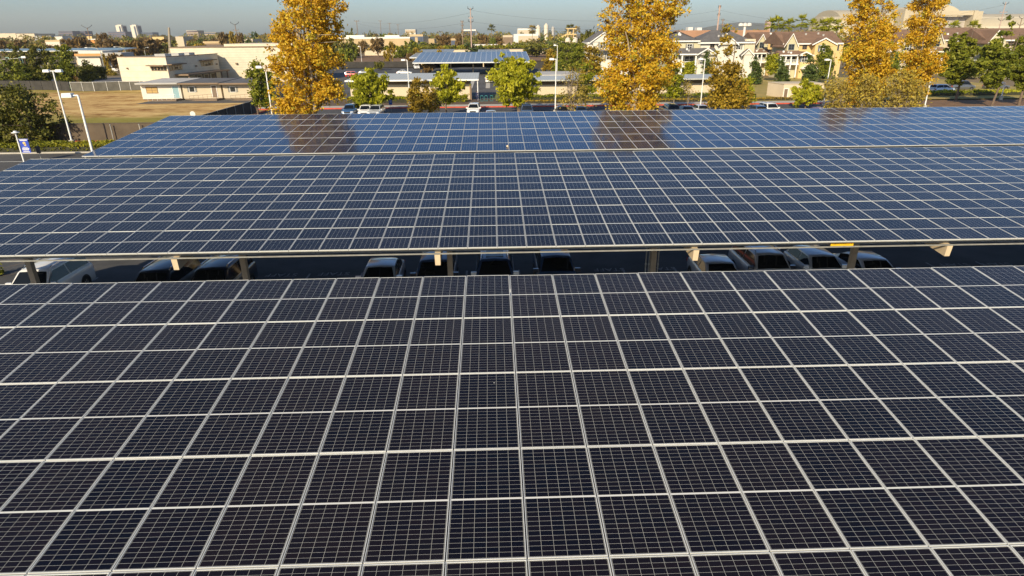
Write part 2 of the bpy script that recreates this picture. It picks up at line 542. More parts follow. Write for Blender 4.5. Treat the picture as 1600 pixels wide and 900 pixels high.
for px, py in ((522, 428), (952, 421.5), (1032, 420), (1490, 414), (1555, 413), (440, 430)):
    x, y = G(px, py)
    w = text_mesh('STAFF', 0.62, 'pavement_lettering', M['stencil'])
    w.location = (x, y, 0.0145)
    w.rotation_euler = (0, 0, PI)
    w['kind'] = 'structure'

# ================================================================== solar canopies
PW, PL, PITX, PITY, TH = 1.001, 1.974, 1.02, 2.0, 0.038
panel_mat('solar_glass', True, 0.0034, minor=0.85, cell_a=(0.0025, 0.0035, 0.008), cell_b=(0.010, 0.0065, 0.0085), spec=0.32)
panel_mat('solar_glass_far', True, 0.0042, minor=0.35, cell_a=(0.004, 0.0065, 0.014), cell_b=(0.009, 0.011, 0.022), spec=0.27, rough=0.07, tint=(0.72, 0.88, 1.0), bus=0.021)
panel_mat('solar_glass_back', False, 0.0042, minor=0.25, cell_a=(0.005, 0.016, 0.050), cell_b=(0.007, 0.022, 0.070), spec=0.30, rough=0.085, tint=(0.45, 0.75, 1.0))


def panel_geo(mb, uvs, x, y, tilt_=False):
    e = 0.0 if not tilt_ else rng.uniform(-.005, .003)
    mb.poly([(x, y, 0), (x + PW, y, 0), (x + PW, y + PL, e), (x, y + PL, e)])
    uvs += [(0, 0), (PW, 0), (PW, PL), (0, PL)]


def frame_geo(mb, x, y, mi=0):
    f, z0, z1 = 0.009, -TH, 0.004
    mb.box(x, x + PW, y, y + f, z0, z1, mi)
    mb.box(x, x + PW, y + PL - f, y + PL, z0, z1, mi)
    mb.box(x, x + f, y + f, y + PL - f, z0, z1, mi)
    mb.box(x + PW - f, x + PW, y + f, y + PL - f, z0, z1, mi)


def set_uv(o, uvs):
    l = o.data.uv_layers.new(name='panel')
    l.data.foreach_set('uv', [c for uv in uvs for c in uv])


def panel_proto(m):
    mb, uvs = MB(), []
    panel_geo(mb, uvs, 0, 0)
    o = mb.build('solar_panel', m, recalc=False)
    set_uv(o, uvs)
    fb = MB(); frame_geo(fb, 0, 0)
    f = fb.build('frame', M['alu'], o)
    return o


def canopy(label, x0, c0, c1, y0, z0, tilt, frames_x, gm, col_off, nrow=6, conduit_at=None, sign_px=None):
    """x0: where column line 0 stands; y0, z0: the low front edge of the glass"""
    root = thing('solar_canopy', label, 'solar canopy', (x0, y0, 0), 0, 'solar canopies over the car park')
    T = Matrix.Translation((0, 0, z0)) @ Matrix.Rotation(tilt, 4, 'X')
    ct, st = math.cos(tilt), math.sin(tilt)
    cells = []
    for r in range(nrow):
        for c in range(c0, c1):
            lx, ly = c * PITX + (PITX - PW) / 2, r * PITY + (PITY - PL) / 2
            px, py, d = project(x0 + lx + PW / 2, y0 + (ly + PL / 2) * ct, z0 + (ly + PL / 2) * st)
            inside = -40 < px < 1640 and -20 < py < 930
            cells.append((d if inside else 1e6 + d, lx, ly))
    cells.sort()
    proto = panel_proto(gm)
    mb, uvs, fb = MB(), [], MB()
    for k, (d, lx, ly) in enumerate(cells):
        if k < 100:
            p = proto if k == 0 else copy_tree(proto, root)
            p.parent = root
            p.matrix_local = T @ Matrix.Translation((lx, ly, 0)) @ Matrix.Rotation(R(rng.uniform(-0.2, 0.2)), 4, 'X')
        else:
            panel_geo(mb, uvs, lx, ly, True); frame_geo(fb, lx, ly)
    rest = mb.build('solar_panels', gm, root, recalc=False)
    set_uv(rest, uvs)
    rest.matrix_local = T
    rest['kind'] = 'stuff'
    fr = fb.build('panel_frames', M['alu'], rest)
    fr['kind'] = 'stuff'
    xa, xb, L = c0 * PITX, c1 * PITX, nrow * PITY
    # purlins under every panel joint
    for j in range(1, nrow * 2):
        pu = MB()
        y = j * PITY / 2
        pu.box(xa, xb, y - 0.04, y + 0.04, -TH - 0.22, -TH - 0.004)
        if j % 2 == 0:
            pu.box(xa, xb, y - 0.0125, y + 0.0125, -TH - 0.004, -0.014)
        pu.build('purlin', M['galv'], root).matrix_local = T
    # edge channels, open outwards
    for yy, s, nm in ((0.0, 1, 'fascia_channel'), (L, -1, 'rear_channel')):
        ch = MB()
        ch.box(xa, xb, min(yy, yy + s * 0.26), max(yy, yy + s * 0.26), -TH - 0.016, -TH - 0.006)
        ch.box(xa, xb, min(yy + s * 0.26, yy + s * 0.27), max(yy + s * 0.26, yy + s * 0.27), -TH - 0.20, -TH - 0.006)
        ch.box(xa, xb, min(yy - s * 0.002, yy + s * 0.05), max(yy - s * 0.002, yy + s * 0.05), -TH - 0.20, -TH - 0.165)
        ch.build(nm, M['galv'], root).matrix_local = T
    for fx in frames_x:
        bx = fx - x0
        bm_ = MB()
        zt = -TH - 0.225
        bm_.hexa([(bx - 0.10, 0.02, zt - 0.44), (bx + 0.10, 0.02, zt - 0.44), (bx + 0.10, L - 0.1, zt - 0.44), (bx - 0.10, L - 0.1, zt - 0.44)],
                 [(bx - 0.10, 0.02, zt), (bx + 0.10, 0.02, zt), (bx + 0.10, L - 0.1, zt), (bx - 0.10, L - 0.1, zt)])
        bo = bm_.build('beam', M['steel_cream'], root)
        bo.matrix_local = T
        cz = z0 + st * col_off + zt - 0.44
        cb_ = MB()
        cb_.box(bx - 0.115, bx + 0.115, col_off - 0.115, col_off - 0.10, 0, cz + 0.02)
        cb_.box(bx - 0.115, bx + 0.115, col_off + 0.10, col_off + 0.115, 0, cz + 0.02)
        cb_.box(bx - 0.115, bx - 0.10, col_off - 0.10, col_off + 0.10, 0, cz + 0.02)
        cb_.box(bx + 0.10, bx + 0.115, col_off - 0.10, col_off + 0.10, 0, cz + 0.02)
        co = cb_.build('column', M['column_paint'], root)
        MB().box(bx - 0.24, bx + 0.24, col_off - 0.24, col_off + 0.24, 0, 0.75).build('footing', M['concrete'], co)
        if conduit_at is not None and abs(fx - conduit_at) < 1:
            for dx in (-0.42, -0.26, 0.22):
                c_ = MB().tube([(bx + dx, col_off - 0.13, 0.5), (bx + dx, col_off - 0.13, cz)], 0.028, 6)
                for zz in (1.6, 2.6):
                    c_.tube([(bx + dx, col_off - 0.13, zz), (bx + dx, col_off - 0.13, zz + 0.08)], 0.042, 6)
                c_.build('conduit', M['galv'], co)
    return root


rng = random.Random(4)
fx2 = [-10.95 + 9.05 * k for k in range(-1, 6)]
can1 = canopy('nearest solar canopy, its dark panels filling the lower half of the view', 0.329 + 0.0, -30, 34, 13.89 - 12 * math.cos(R(5.26)), 6.27 - 12 * math.sin(R(5.26)), R(5.26), [-19.9, -10.85, -1.8, 7.25, 16.3], M['solar_glass'], 6.2)
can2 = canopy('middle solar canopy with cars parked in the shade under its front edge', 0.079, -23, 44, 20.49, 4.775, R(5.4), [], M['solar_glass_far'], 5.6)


def add_frames(root, xs, col_off, y0, z0, tilt, conduit_at=None, L=12.0):
    T = Matrix.Translation((0, 0, z0)) @ Matrix.Rotation(tilt, 4, 'X')
    st = math.sin(tilt)
    zt = -TH - 0.222
    for fx in xs:
        bx = fx - root.location.x
        m = MB()
        m.hexa([(bx - 0.09, 0.02, zt - 0.40), (bx + 0.09, 0.02, zt - 0.40), (bx + 0.09, L - 0.1, zt - 0.42), (bx - 0.09, L - 0.1, zt - 0.42)],
               [(bx - 0.10, 0.02, zt), (bx + 0.10, 0.02, zt), (bx + 0.10, L - 0.1, zt), (bx - 0.10, L - 0.1, zt)])
        m.build('beam', M['steel_cream'], root).matrix_local = T
        cz = z0 + st * col_off + zt - 0.42
        w = 0.115
        c = MB()                                            # an H section
        c.box(bx - w, bx + w, col_off - w, col_off - w + 0.016, 0, cz + 0.02)
        c.box(bx - w, bx + w, col_off + w - 0.016, col_off + w, 0, cz + 0.02)
        c.box(bx - w + 0.002, bx + w - 0.002, col_off - w + 0.016, col_off + w - 0.016, 0, cz + 0.02)
        co = c.build('column', M['column_paint'], root)
        MB().lathe([(0.31, 0), (0.31, 0.78), (0.29, 0.8)], bx, col_off, 16).build('footing', M['concrete'], co)
        if conduit_at is not None and abs(fx - conduit_at) < 1:
            for dx in (-0.36, -0.22, 0.19):
                q = MB().tube([(bx + dx, col_off - 0.14, 0.5), (bx + dx, col_off - 0.14, cz)], 0.026, 6)
                for zz in (2.0, 2.9):
                    q.tube([(bx + dx, col_off - 0.14, zz), (bx + dx, col_off - 0.14, zz + 0.08)], 0.04, 6)
                q.build('conduit', M['galv'], co)


add_frames(can2, [-20.15, -11.0, -2.0, 7.05, 16.1, 25.1, 34.1], 5.6, 20.49, 4.775, R(5.4), 7.05)
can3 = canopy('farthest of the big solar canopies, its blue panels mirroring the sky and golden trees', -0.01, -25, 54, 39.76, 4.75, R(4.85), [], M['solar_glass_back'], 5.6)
add_frames(can3, [-20.0, -11.0, -2.0, 7.05, 16.1, 25.1, 34.1, 43.1], 5.6, 39.76, 4.75, R(4.85))

# yellow clearance sign on the edge channel of the middle canopy
yellow = mat('sign_yellow', (0.80, 0.46, 0.01), 0.5, 0, 0.05, 3)
red_ink = mat('sign_red', (0.35, 0.03, 0.02), 0.5, 0, 0.05, 3)
black_ink = mat('ink_black', (0.015, 0.015, 0.015), 0.5, 0, 0.1, 3)
xs0, zs0 = P(1297.5, 384, 20.68); xs1, _ = P(1333, 383, 20.68)
cs = thing('clearance_sign', 'yellow clearance sign with dark lettering fixed to the middle canopy edge', 'sign', ((xs0 + xs1) / 2, 20.68, 4.49))
MB().box(-(xs1 - xs0) / 2, (xs1 - xs0) / 2, -0.012, 0.012, 0.012, 0.205).build('sign_plate', yellow, cs)
t_ = text_mesh('CLEARANCE', 0.095, 'lettering', black_ink, cs); t_.location = (-0.11, -0.016, 0.14); t_.rotation_euler = (PI / 2, 0, 0)
t_ = text_mesh("13'-6\"", 0.095, 'lettering', red_ink, cs); t_.location = (0.28, -0.016, 0.14); t_.rotation_euler = (PI / 2, 0, 0)

x, z = P(793, 228, 40.6)
cp_ = thing('crumpled_paper', 'small crumpled cream scrap lying on a blue panel of the farthest canopy', 'paper', (x, 40.6, 4.75 + .84 * math.tan(R(4.85)) + .005))
bmp = bmesh.new()
bmesh.ops.create_icosphere(bmp, subdivisions=2, radius=.09)
for v_ in bmp.verts:
    v_.co *= rng.uniform(.7, 1.15); v_.co.z = max(v_.co.z + .05, 0.0)
me_ = bpy.data.meshes.new('scrap'); bmp.to_mesh(me_); bmp.free(); me_.materials.append(M['steel_cream'])
o = bpy.data.objects.new('scrap', me_); COL.objects.link(o); o.parent = cp_

# ================================================================== cars
mat('car_glass', (0.008, 0.010, 0.012), 0.04, 0, 0, spec=0.35)
mat('tyre_rubber', (0.02, 0.02, 0.02), 0.85, 0, 0.2, 8)
mat('rim_alloy', (0.45, 0.45, 0.46), 0.3, 0.7, 0.05, 8)
mat('chrome', (0.7, 0.7, 0.7), 0.12, 1.0, 0)
mat('headlight_glass', (0.6, 0.62, 0.64), 0.08, 0, 0.1, 10)
mat('taillight_red', (0.45, 0.02, 0.015), 0.15, 0, 0.1, 10)
mat('trim_black', (0.015, 0.015, 0.016), 0.45, 0, 0.1, 6)
mat('plate_white', (0.65, 0.65, 0.66), 0.5, 0, 0.05, 10)


def paint(name, c, metal=0.0, rough=0.28):
    return mat(name, c, rough, metal, 0.04, 2, coat=1.0)


PAINT = dict(white=paint('car_white', (0.78, 0.78, 0.77)), black=paint('car_black', (0.014, 0.020, 0.034)), navy=paint('car_navy', (0.026, 0.058, 0.14)),
             silver=paint('car_silver', (0.58, 0.61, 0.65), 0.35), grey=paint('car_grey', (0.16, 0.17, 0.18), 0.5), red=paint('car_red', (0.42, 0.025, 0.02)),
             blue=paint('car_blue', (0.045, 0.11, 0.24), 0.2), maroon=paint('car_maroon', (0.14, 0.012, 0.03)), pale=paint('car_pale', (0.55, 0.62, 0.68), 0.3), dark=paint('car_charcoal', (0.035, 0.037, 0.042), 0.3))

# length, width, height, belt, hood; y of: windscreen base, roof front, roof rear, rear base (front of the car is -y)
CARS = {
    'sedan': (4.75, 1.84, 1.45, 0.98, 0.90, -0.95, -0.12, 1.15, 1.85, 0.96),
    'suv': (4.75, 1.92, 1.74, 1.10, 1.06, -1.10, -0.42, 1.95, 2.28, 1.06),
    'van': (5.0, 1.98, 1.95, 1.10, 1.05, -1.60, -0.75, 2.25, 2.42, 1.06),
    'hatch': (4.2, 1.78, 1.52, 1.00, 0.95, -0.95, -0.25, 1.45, 1.95, 1.0),
}


def loft(mb, rings, mi=0, caps=True):
    n = len(rings[0])
    b = len(mb.v)
    for r in rings:
        mb.v += [tuple(p) for p in r]
    for i in range(len(rings) - 1):
        for k in range(n - 1):
            mb.f.append((b + i * n + k, b + i * n + k + 1, b + (i + 1) * n + k + 1, b + (i + 1) * n + k)); mb.m.append(mi)
    if caps:
        mb.f.append(tuple(b + k for k in range(n))); mb.m.append(mi)
        mb.f.append(tuple(b + (len(rings) - 1) * n + k for k in range(n))[::-1]); mb.m.append(mi)


def make_car(kind, rails=False, sunroof=False, plates=True):
    L, W, H, belt, hood, yw, yr0, yr1, yb, deck = CARS[kind]
    w = W / 2
    root = bpy.data.objects.new('parked_car', None)
    COL.objects.link(root)
    mb = MB()
    # lower body
    st = []
    h2 = L / 2
    for (y, zb, zt, k) in ((-h2, .42, .62, .80), (-h2 + .05, .26, .78, .90), (-h2 + .30, .22, hood - .08, .975), (-h2 + .75, .21, hood - .01, 1.0), (yw, .20, belt, 1.0), (yr0, .20, belt + .015, 1.0), (0.4, .20, belt + .03, 1.0),
                           (yr1, .20, belt + .035, 1.0), (yb, .22, max(deck, belt if kind != 'sedan' else deck), .985), (h2 - .22, .24, deck - .02, .95), (h2 - .04, .30, deck - .12, .90), (h2, .42, deck - .25, .84)):
        ww = w * k
        prof = [(0, zb), (ww * .90, zb), (ww * .985, zb + .10), (ww, (zb + zt) / 2 - .02), (ww * .985, zt - .10), (ww * .93, zt - .025), (ww * .80, zt), (0, zt + .025)]
        ring = [(x, y, z) for x, z in prof] + [(-x, y, z) for x, z in prof[-2:0:-1]] + [(0, y, zb)]
        st.append(ring)
    loft(mb, st)
    # cabin
    wb, wr = w * .93, w * .70
    cs_ = []
    for (y, z, kb) in ((yw, belt + .01, .94), (yr0 - .05, H - .055, 1.0), (yr0 + .12, H - .012, 1.0), ((yr0 + yr1) / 2, H, 1.0), (yr1 - .1, H - .02, .985), (yr1, H - .06, .98), (yb, belt + .02, .93)):
        f = (z - belt) / (H - belt)
        wt = wb * kb + (wr - wb * kb) * f
        zb = belt - .03
        prof = [(wb * kb, zb), (wb * kb + (wt - wb * kb) * .9, zb + (z - zb) * .9), (wt * .90, z - .012 * f), (0, z + .02 * f)]
        cs_.append([(x, y, zz) for x, zz in prof] + [(-x, y, zz) for x, zz in prof[-2::-1]])
    loft(mb, cs_)
    body = mb.build('body', PAINT['silver'], root, smooth=38)
    e = .008

    def on_side(s, y, f):             # a point on the cabin side at height fraction f
        if y < yr0: k = (y - yw) / (yr0 - yw)
        elif y > yr1: k = (yb - y) / (yb - yr1)
        else: k = 1
        zt_ = belt + (H - .03 - belt) * max(0.02, min(1, k))
        z = belt + (zt_ - belt) * f
        xx = wb + (wr - wb) * (z - belt) / (H - belt)
        return (s * (xx + .012), y, z)
    # windscreen and rear window: thin slabs sunk in the cabin's slopes
    for nm, ya, za, yb_, zb_, sgn in (('windscreen', yw, belt + .02, yr0 - .05, H - .055, -1), ('rear_window', yb, belt + .03, yr1, H - .06, 1)):
        g = MB()
        d = Vector((0, yb_ - ya, zb_ - za)).normalized()
        nrm = Vector((0, -d.z, d.y)) if sgn < 0 else Vector((0, d.z, -d.y))
        if nrm.z < 0: nrm = -nrm
        a = Vector((0, ya, za)) + d * .07 + nrm * e
        b = Vector((0, yb_, zb_)) - d * .06 + nrm * (e + .006)
        wa, wb2 = wb * .86, wr * .88
        lo = [(-wa, a.y, a.z), (wa, a.y, a.z), (wb2, b.y, b.z), (-wb2, b.y, b.z)]
        mid_a, mid_b = (0, a.y + sgn * .02, a.z + .02), (0, b.y, b.z + .018)
        g.poly([lo[0], mid_a, mid_b, lo[3]]); g.poly([mid_a, lo[1], lo[2], mid_b])
        g.poly([tuple(Vector(p) - nrm * .03) for p in lo][::-1])
        g.build(nm, M['car_glass'], root, recalc=True)
    for s in (-1, 1):
        g = MB()
        ys = [yw + (yr0 - yw) * .35, yr0 + .1, yr0 + (yr1 - yr0) * .42 - .03]
        y2 = [yr0 + (yr1 - yr0) * .42 + .05, yr1 - .25, yr1 + (yb - yr1) * .35]
        for yy in (ys, y2):
            lo = [on_side(s, y, .10) for y in yy]
            hi = [on_side(s, y, .86) for y in yy]
            for i in range(2):
                g.poly([lo[i], lo[i + 1], hi[i + 1], hi[i]])
        g.build('side_window', M['car_glass'], root, recalc=False)
        mr_ = MB().box(s * w * .90 - .0, s * (w * .90) + s * .26, yw + .22, yw + .34, belt - .02, belt + .15) if s > 0 else MB().box(-w * .90 - .26, -w * .90, yw + .22, yw + .34, belt - .02, belt + .15)
        mr_.build('mirror', PAINT['silver'], root)
        hl = MB()
        yh = -h2 + .06
        hl.hexa([(s * w * .52, yh - .045, hood - .30), (s * w * .88, yh + .03, hood - .30), (s * w * .90, yh + .3, hood - .24), (s * w * .52, yh + .1, hood - .28)],
                [(s * w * .50, yh - .0, hood - .16), (s * w * .86, yh + .08, hood - .14), (s * w * .985, yh + .36, hood - .12), (s * w * .50, yh + .2, hood - .12)])
        hl.build('headlight', M['headlight_glass'], root)
        tl = MB().box(min(s * w * .58, s * w * .93), max(s * w * .58, s * w * .93), h2 - .16, h2 - .005, deck - .30, deck - .14)
        tl.build('taillight', M['taillight_red'], root)
        if rails:
            rl = MB().tube([(s * wr * .92, yr0 + .15, H - .01), (s * wr * .92, yr0 + .3, H + .06), (s * wr * .92, yr1 - .25, H + .05), (s * wr * .92, yr1 - .08, H - .02)], .022, 6)
            rl.build('roof_rail', M['chrome'], root)
    MB().box(-w * .46, w * .46, -h2 - .012, -h2 + .1, hood - .38, hood - .2).build('grille', M['trim_black'], root)
    MB().box(-w * .7, w * .7, -h2 - .008, -h2 + .06, .30, .40).build('bumper_trim', M['trim_black'], root)
    if plates:
        MB().box(-.16, .16, h2 - .03, h2 + .012, deck - .42, deck - .27).build('number_plate', M['plate_white'], root)
    if sunroof:
        MB().box(-wr * .62, wr * .62, yr0 + .28, yr0 + 1.5, H - .01, H + .028).build('sunroof', M['car_glass'], root)
    rw = .345 if kind in ('suv', 'van') else .315
    for s in (-1, 1):
        for y in (-h2 + .88, h2 - .95):
            arch = MB()
            tyre = MB()
            n = 20
            prof = [(rw * .62, -.10), (rw * .93, -.11), (rw, -.07), (rw, .07), (rw * .93, .11), (rw * .62, .10)]
            b0 = 0
            for r_, o_ in prof:
                for k in range(n):
                    t = 2 * PI * k / n
                    tyre.v.append((s * (w - .09) + o_, y + r_ * math.cos(t), rw + r_ * math.sin(t)))
            for i in range(len(prof) - 1):
                for k in range(n):
                    tyre.f.append((i * n + k, i * n + (k + 1) % n, (i + 1) * n + (k + 1) % n, (i + 1) * n + k)); tyre.m.append(0)
            wh = tyre.build('wheel', M['tyre_rubber'], root, smooth=40)
            rim = MB()
            c0 = (s * (w - .045), y, rw)
            for k in range(5):
                t0 = 2 * PI * k / 5
                pts = []
                for (rr, dt) in ((.06, -.5), (rw * .62, -.22), (rw * .62, .22), (.06, .5)):
                    pts.append((c0[0] + s * (.045 if rr > .1 else .055), y + rr * math.cos(t0 + dt), rw + rr * math.sin(t0 + dt)))
                rim.poly(pts)
            rim.poly([(c0[0] + s * .02, y + rw * .64 * math.cos(2 * PI * k / 16), rw + rw * .64 * math.sin(2 * PI * k / 16)) for k in range(16)])
            rim.build('rim', M['rim_alloy'], wh, recalc=False)
            arch.v = []
            m_ = 20
            for rr, xo in ((rw + .065, w * .30), (rw + .065, w + .004)):
                for k in range(m_):
                    t = 2 * PI * k / m_
                    arch.v.append((s * xo, y + rr * math.cos(t), max(.20, rw + rr * math.sin(t))))
            arch.f.append(tuple(range(m_, 2 * m_))); arch.m.append(0)
            arch.build('wheel_arch', M['trim_black'], root, recalc=False)
    return root


PROTO = {}
PROTO_USED = set()


def car(kind, colour, label, x, y, rz=0.0, group='cars parked in the lots', rails=False, sunroof=False, mirror=None, cat='car', z=0.006):
    key = (kind, rails, sunroof)
    if key not in PROTO:
        PROTO[key] = make_car(kind, rails, sunroof)
        r = PROTO[key]
    else:
        r = copy_tree(PROTO[key])
    r.location = (x, y, z)
    r.rotation_euler = (0, 0, rz)
    tag(r, label, cat, group)
    for ch in r.children:
        nm = ch.name.split('.')[0]
        if nm in ('body', 'mirror'):
            ch.material_slots[0].link = 'OBJECT'
            ch.material_slots[0].material = PAINT[mirror] if (nm == 'mirror' and mirror) else PAINT[colour]
    return r


def roof_at(px, py, kind):              # the car whose roof's front edge shows at a pixel
    x, y = G(px, py, CARS[kind][2] - 0.03)
    return x, y - CARS[kind][6]


g2 = 'cars parked under the middle canopy'
for px, py, kind, colour, rails, sr, mirror, dz, label in (
        (53, 422, 'suv', 'white', True, False, None, .02, 'white car with roof rails standing partly in the sun beside the canopy end'),
        (241, 424, 'suv', 'black', True, False, None, -.02, 'black car in shade with bright chrome roof rails, right of the sunlit white one'),
        (331, 419.5, 'suv', 'black', True, False, None, -.01, 'black car right beside a canopy column on the left'),
        (594, 415.5, 'sedan', 'silver', False, False, None, .01, 'silver saloon car alone between two empty stalls in the shade'),
        (679, 407, 'suv', 'navy', False, False, 'black', 0, 'dark blue car partly hidden by a hanging cream beam end and a column'),
        (773, 405.5, 'suv', 'navy', True, True, 'white', 0, 'dark car with large glass sunroof and pale wing mirrors'),
        (869, 400.5, 'suv', 'navy', False, False, 'black', 0, 'dark car parked deeper in its stall with its blue bonnet showing'),
        (1125, 410, 'sedan', 'silver', False, False, None, -.02, 'silver saloon car under a cream beam end, left of three silver neighbours'),
        (1203, 396.5, 'suv', 'silver', True, False, 'black', 0, 'silver car parked deep in its stall with black mirrors and blue glare on the bonnet'),
        (1285, 399, 'hatch', 'silver', False, False, None, -.01, 'silver hatchback between the deep parked silver car and a column'),
        (1365, 405, 'sedan', 'silver', False, False, None, .02, 'pale silver saloon car half hidden by a canopy column, rightmost in the shade')):
    x, y = roof_at(px, py, kind)
    car(kind, colour, label, x, y, dz, g2, rails, sr, mirror)

g3 = 'cars parked by the red kerb'
for px, py, kind, colour, back, label in (
        (547, 163, 'suv', 'blue', 0, 'pale blue car behind the golden tree on the left by the kerb'),
        (571, 164, 'suv', 'white', 0, 'white car under the weeping green tree, nose towards the panels'),
        (587, 164, 'suv', 'silver', 0, 'silver car under the weeping green tree beside a white one'),
        (740, 161.5, 'suv', 'white', 0, 'white car in the open by the red kerb in front of the school gap'),
        (767, 173, 'sedan', 'silver', 0, 'silver car roof just showing above the panels right of the white car'),
        (822, 161, 'van', 'navy', 1, 'dark navy van seen from behind under the big lime tree'),
        (878, 166, 'sedan', 'dark', 0, 'charcoal car behind the bare shrub by the tall white lamp'),
        (906, 165, 'hatch', 'navy', 1, 'navy hatchback behind the bare shrub, left of the golden tree'),
        (1016, 163, 'suv', 'navy', 1, 'navy car peeking through golden leaves at the foot of the tree'),
        (1047, 161.5, 'suv', 'black', 1, 'black car right of the golden tree, tallest of that row'),
        (1071, 164.5, 'sedan', 'navy', 1, 'navy saloon with a bright rear window near the kerb'),
        (1097, 164, 'hatch', 'silver', 0, 'silver hatchback behind the white lamp pole by the kerb'),
        (1152, 166, 'sedan', 'navy', 1, 'navy saloon hidden behind the olive and gold tree'),
        (1182, 163.5, 'suv', 'navy', 1, 'navy car with red tail lights beside the white car'),
        (1204, 161, 'suv', 'white', 0, 'white car with dark windscreen right of the navy one with red tail lights'),
        (1240, 172, 'sedan', 'pale', 0, 'pale car roof just above the panels by the small lime tree'),
        (1276, 167, 'hatch', 'maroon', 1, 'maroon hatchback beside the right hand lamp post')):
    x, y = G(px, py, CARS[kind][2])
    car(kind, colour, label, x, y, (PI if back else 0) + rng.uniform(-.05, .05), g3, kind == 'suv' and px in (740, 1204))
for px, py, kind, colour, rz, label in (
        (180, 112, 'van', 'white', PI / 2 + .3, 'white van driving on the road beside the cream hall'),
        (124, 122, 'suv', 'silver', PI / 2, 'silver car on the road glimpsed behind the lamp heads'),
        (764, 129, 'hatch', 'white', PI, 'small white car in the yard behind the school roofs'),
        (632, 117, 'sedan', 'white', PI / 2, 'white saloon near the reddish tree in the rear car park'),
        (553, 121, 'suv', 'red', PI / 2, 'red car in the rear car park behind the weeping tree'),
        (572, 117, 'sedan', 'grey', PI / 2, 'grey saloon beside the red car in the rear car park'),
        (651, 108, 'suv', 'white', .2, 'white car under the far blue solar carport'),
        (1470, 146, 'suv', 'pale', PI / 2 + .2, 'pale blue car on the street behind the right pines'),
        (1500, 141, 'van', 'grey', PI / 2, 'grey van on the street in the pines shade'),
        (1555, 140, 'sedan', 'grey', PI / 2, 'grey saloon on the street behind the rightmost pines')):
    x, y = G(px, py)
    car(kind, colour, label, x, y, rz, 'cars on the far roads and lots', kind == 'suv' and px == 124, z=0.03)

# ================================================================== lamps, poles and signs
def lamp(px, py, Y, label, base=True, heads=1, turn=-1, gx=None):
    """a pole with a shoebox head whose top shows at a pixel at depth Y"""
    x, zt = P(px, py, Y)
    t = thing('street_lamp', label, 'street lamp', (x, Y, 0), 0, 'white car park lamps')
    MB().tube([(0, 0, 0.7 if base else 0), (0, 0, zt - 0.12)], [0.095, 0.065], 10).build('pole', M['white_metal'], t, smooth=40)
    if base:
        MB().lathe([(0.30, 0), (0.30, 0.70), (0.27, 0.74)], n=14).build('concrete_base', M['concrete'], t, smooth=40)
    for k in range(heads):
        s = turn if k == 0 else -turn
        a = MB().box(min(0, s * .55), max(0, s * .55), -.04, .04, zt - .16, zt - .08).build('arm', M['white_metal'], t)
        h = MB()
        xa, xb = sorted((s * .34, s * 1.0))
        h.hexa([(xa, -.22, zt - .24), (xb, -.22, zt - .24), (xb, .22, zt - .24), (xa, .22, zt - .24)], [(xa + .03, -.19, zt + .02), (xb - .03, -.19, zt + .02), (xb - .03, .19, zt + .02), (xa + .03, .19, zt + .02)])
        ho = h.build('lamp_head', M['white_metal'], t)
        MB().box(xa + .06, xb - .06, -.16, .16, zt - .262, zt - .242).build('lens', M['lamp_lens'], ho)
    return t


lamp(82, 109, 73.7, 'white lamp with two heads rising from the hedge on the left', heads=2)
lamp(121, 146, 45.0, 'white lamp with one round head at the left corner of the farthest canopy')
lamp(414, 103, 76, 'white lamp left of the first golden tree')
lamp(636, 92.5, 113, 'white lamp in front of the school wall beside the bronze tree')
lamp(869, 91, 98, 'tall white lamp beside the bare shrub in the middle')
lamp(871, 70, 175, 'white lamp behind the tall middle lamp, its head above it', turn=-1)
lamp(1102, 91, 100, 'white lamp in front of the olive and gold tree')
lamp(1299, 92, 103, 'white lamp between the small lime tree and the third golden tree')
lamp(1464, 84, 98.7, 'white lamp on a concrete base before the right pines')
lamp(563, 72, 290, 'small white lamp in the rear lot before the tan warehouse', turn=-1)
lamp(529, 76, 280, 'small white lamp in the rear lot beside the golden tree', turn=1)
lamp(1571, 128, 112, 'small white lamp standing among the right pines')


def cobra(px, py, pbx, pby, label, reach):
    """a street light with a long curved arm; base pixel and pole-top pixel"""
    x, Y = G(pbx, pby)
    xt, zt = P(px, py, Y)
    t = thing('street_light', label, 'street light', (x, Y, 0), 0, 'curved arm street lights')
    MB().tube([(0, 0, 0), (0, 0, zt * .86)], [.13, .09], 8).build('pole', M['galv'], t, smooth=40)
    pts = [(0, 0, zt * .86), (reach * .12, 0, zt * .93), (reach * .35, 0, zt * .985), (reach * .7, 0, zt), (reach, 0, zt)]
    MB().tube(pts, [.08, .07, .06, .05, .05], 8).build('arm', M['galv'], t, smooth=40)
    MB().box(min(reach, reach * 1.22), max(reach, reach * 1.22), -.16, .16, zt - .1, zt + .06).build('lamp_head', M['white_metal'], t)


cobra(64, 80, 75, 125, 'curved arm street light over the left trees', -2.6)
cobra(158, 74, 167, 123, 'curved arm street light left of the cream hall', -3.4)
cobra(200, 73, 203, 112, 'curved arm street light rising behind the cream hall roof', -3.0)
cobra(228, 74, 232, 108, 'smallest street light behind the cream hall', 1.4)
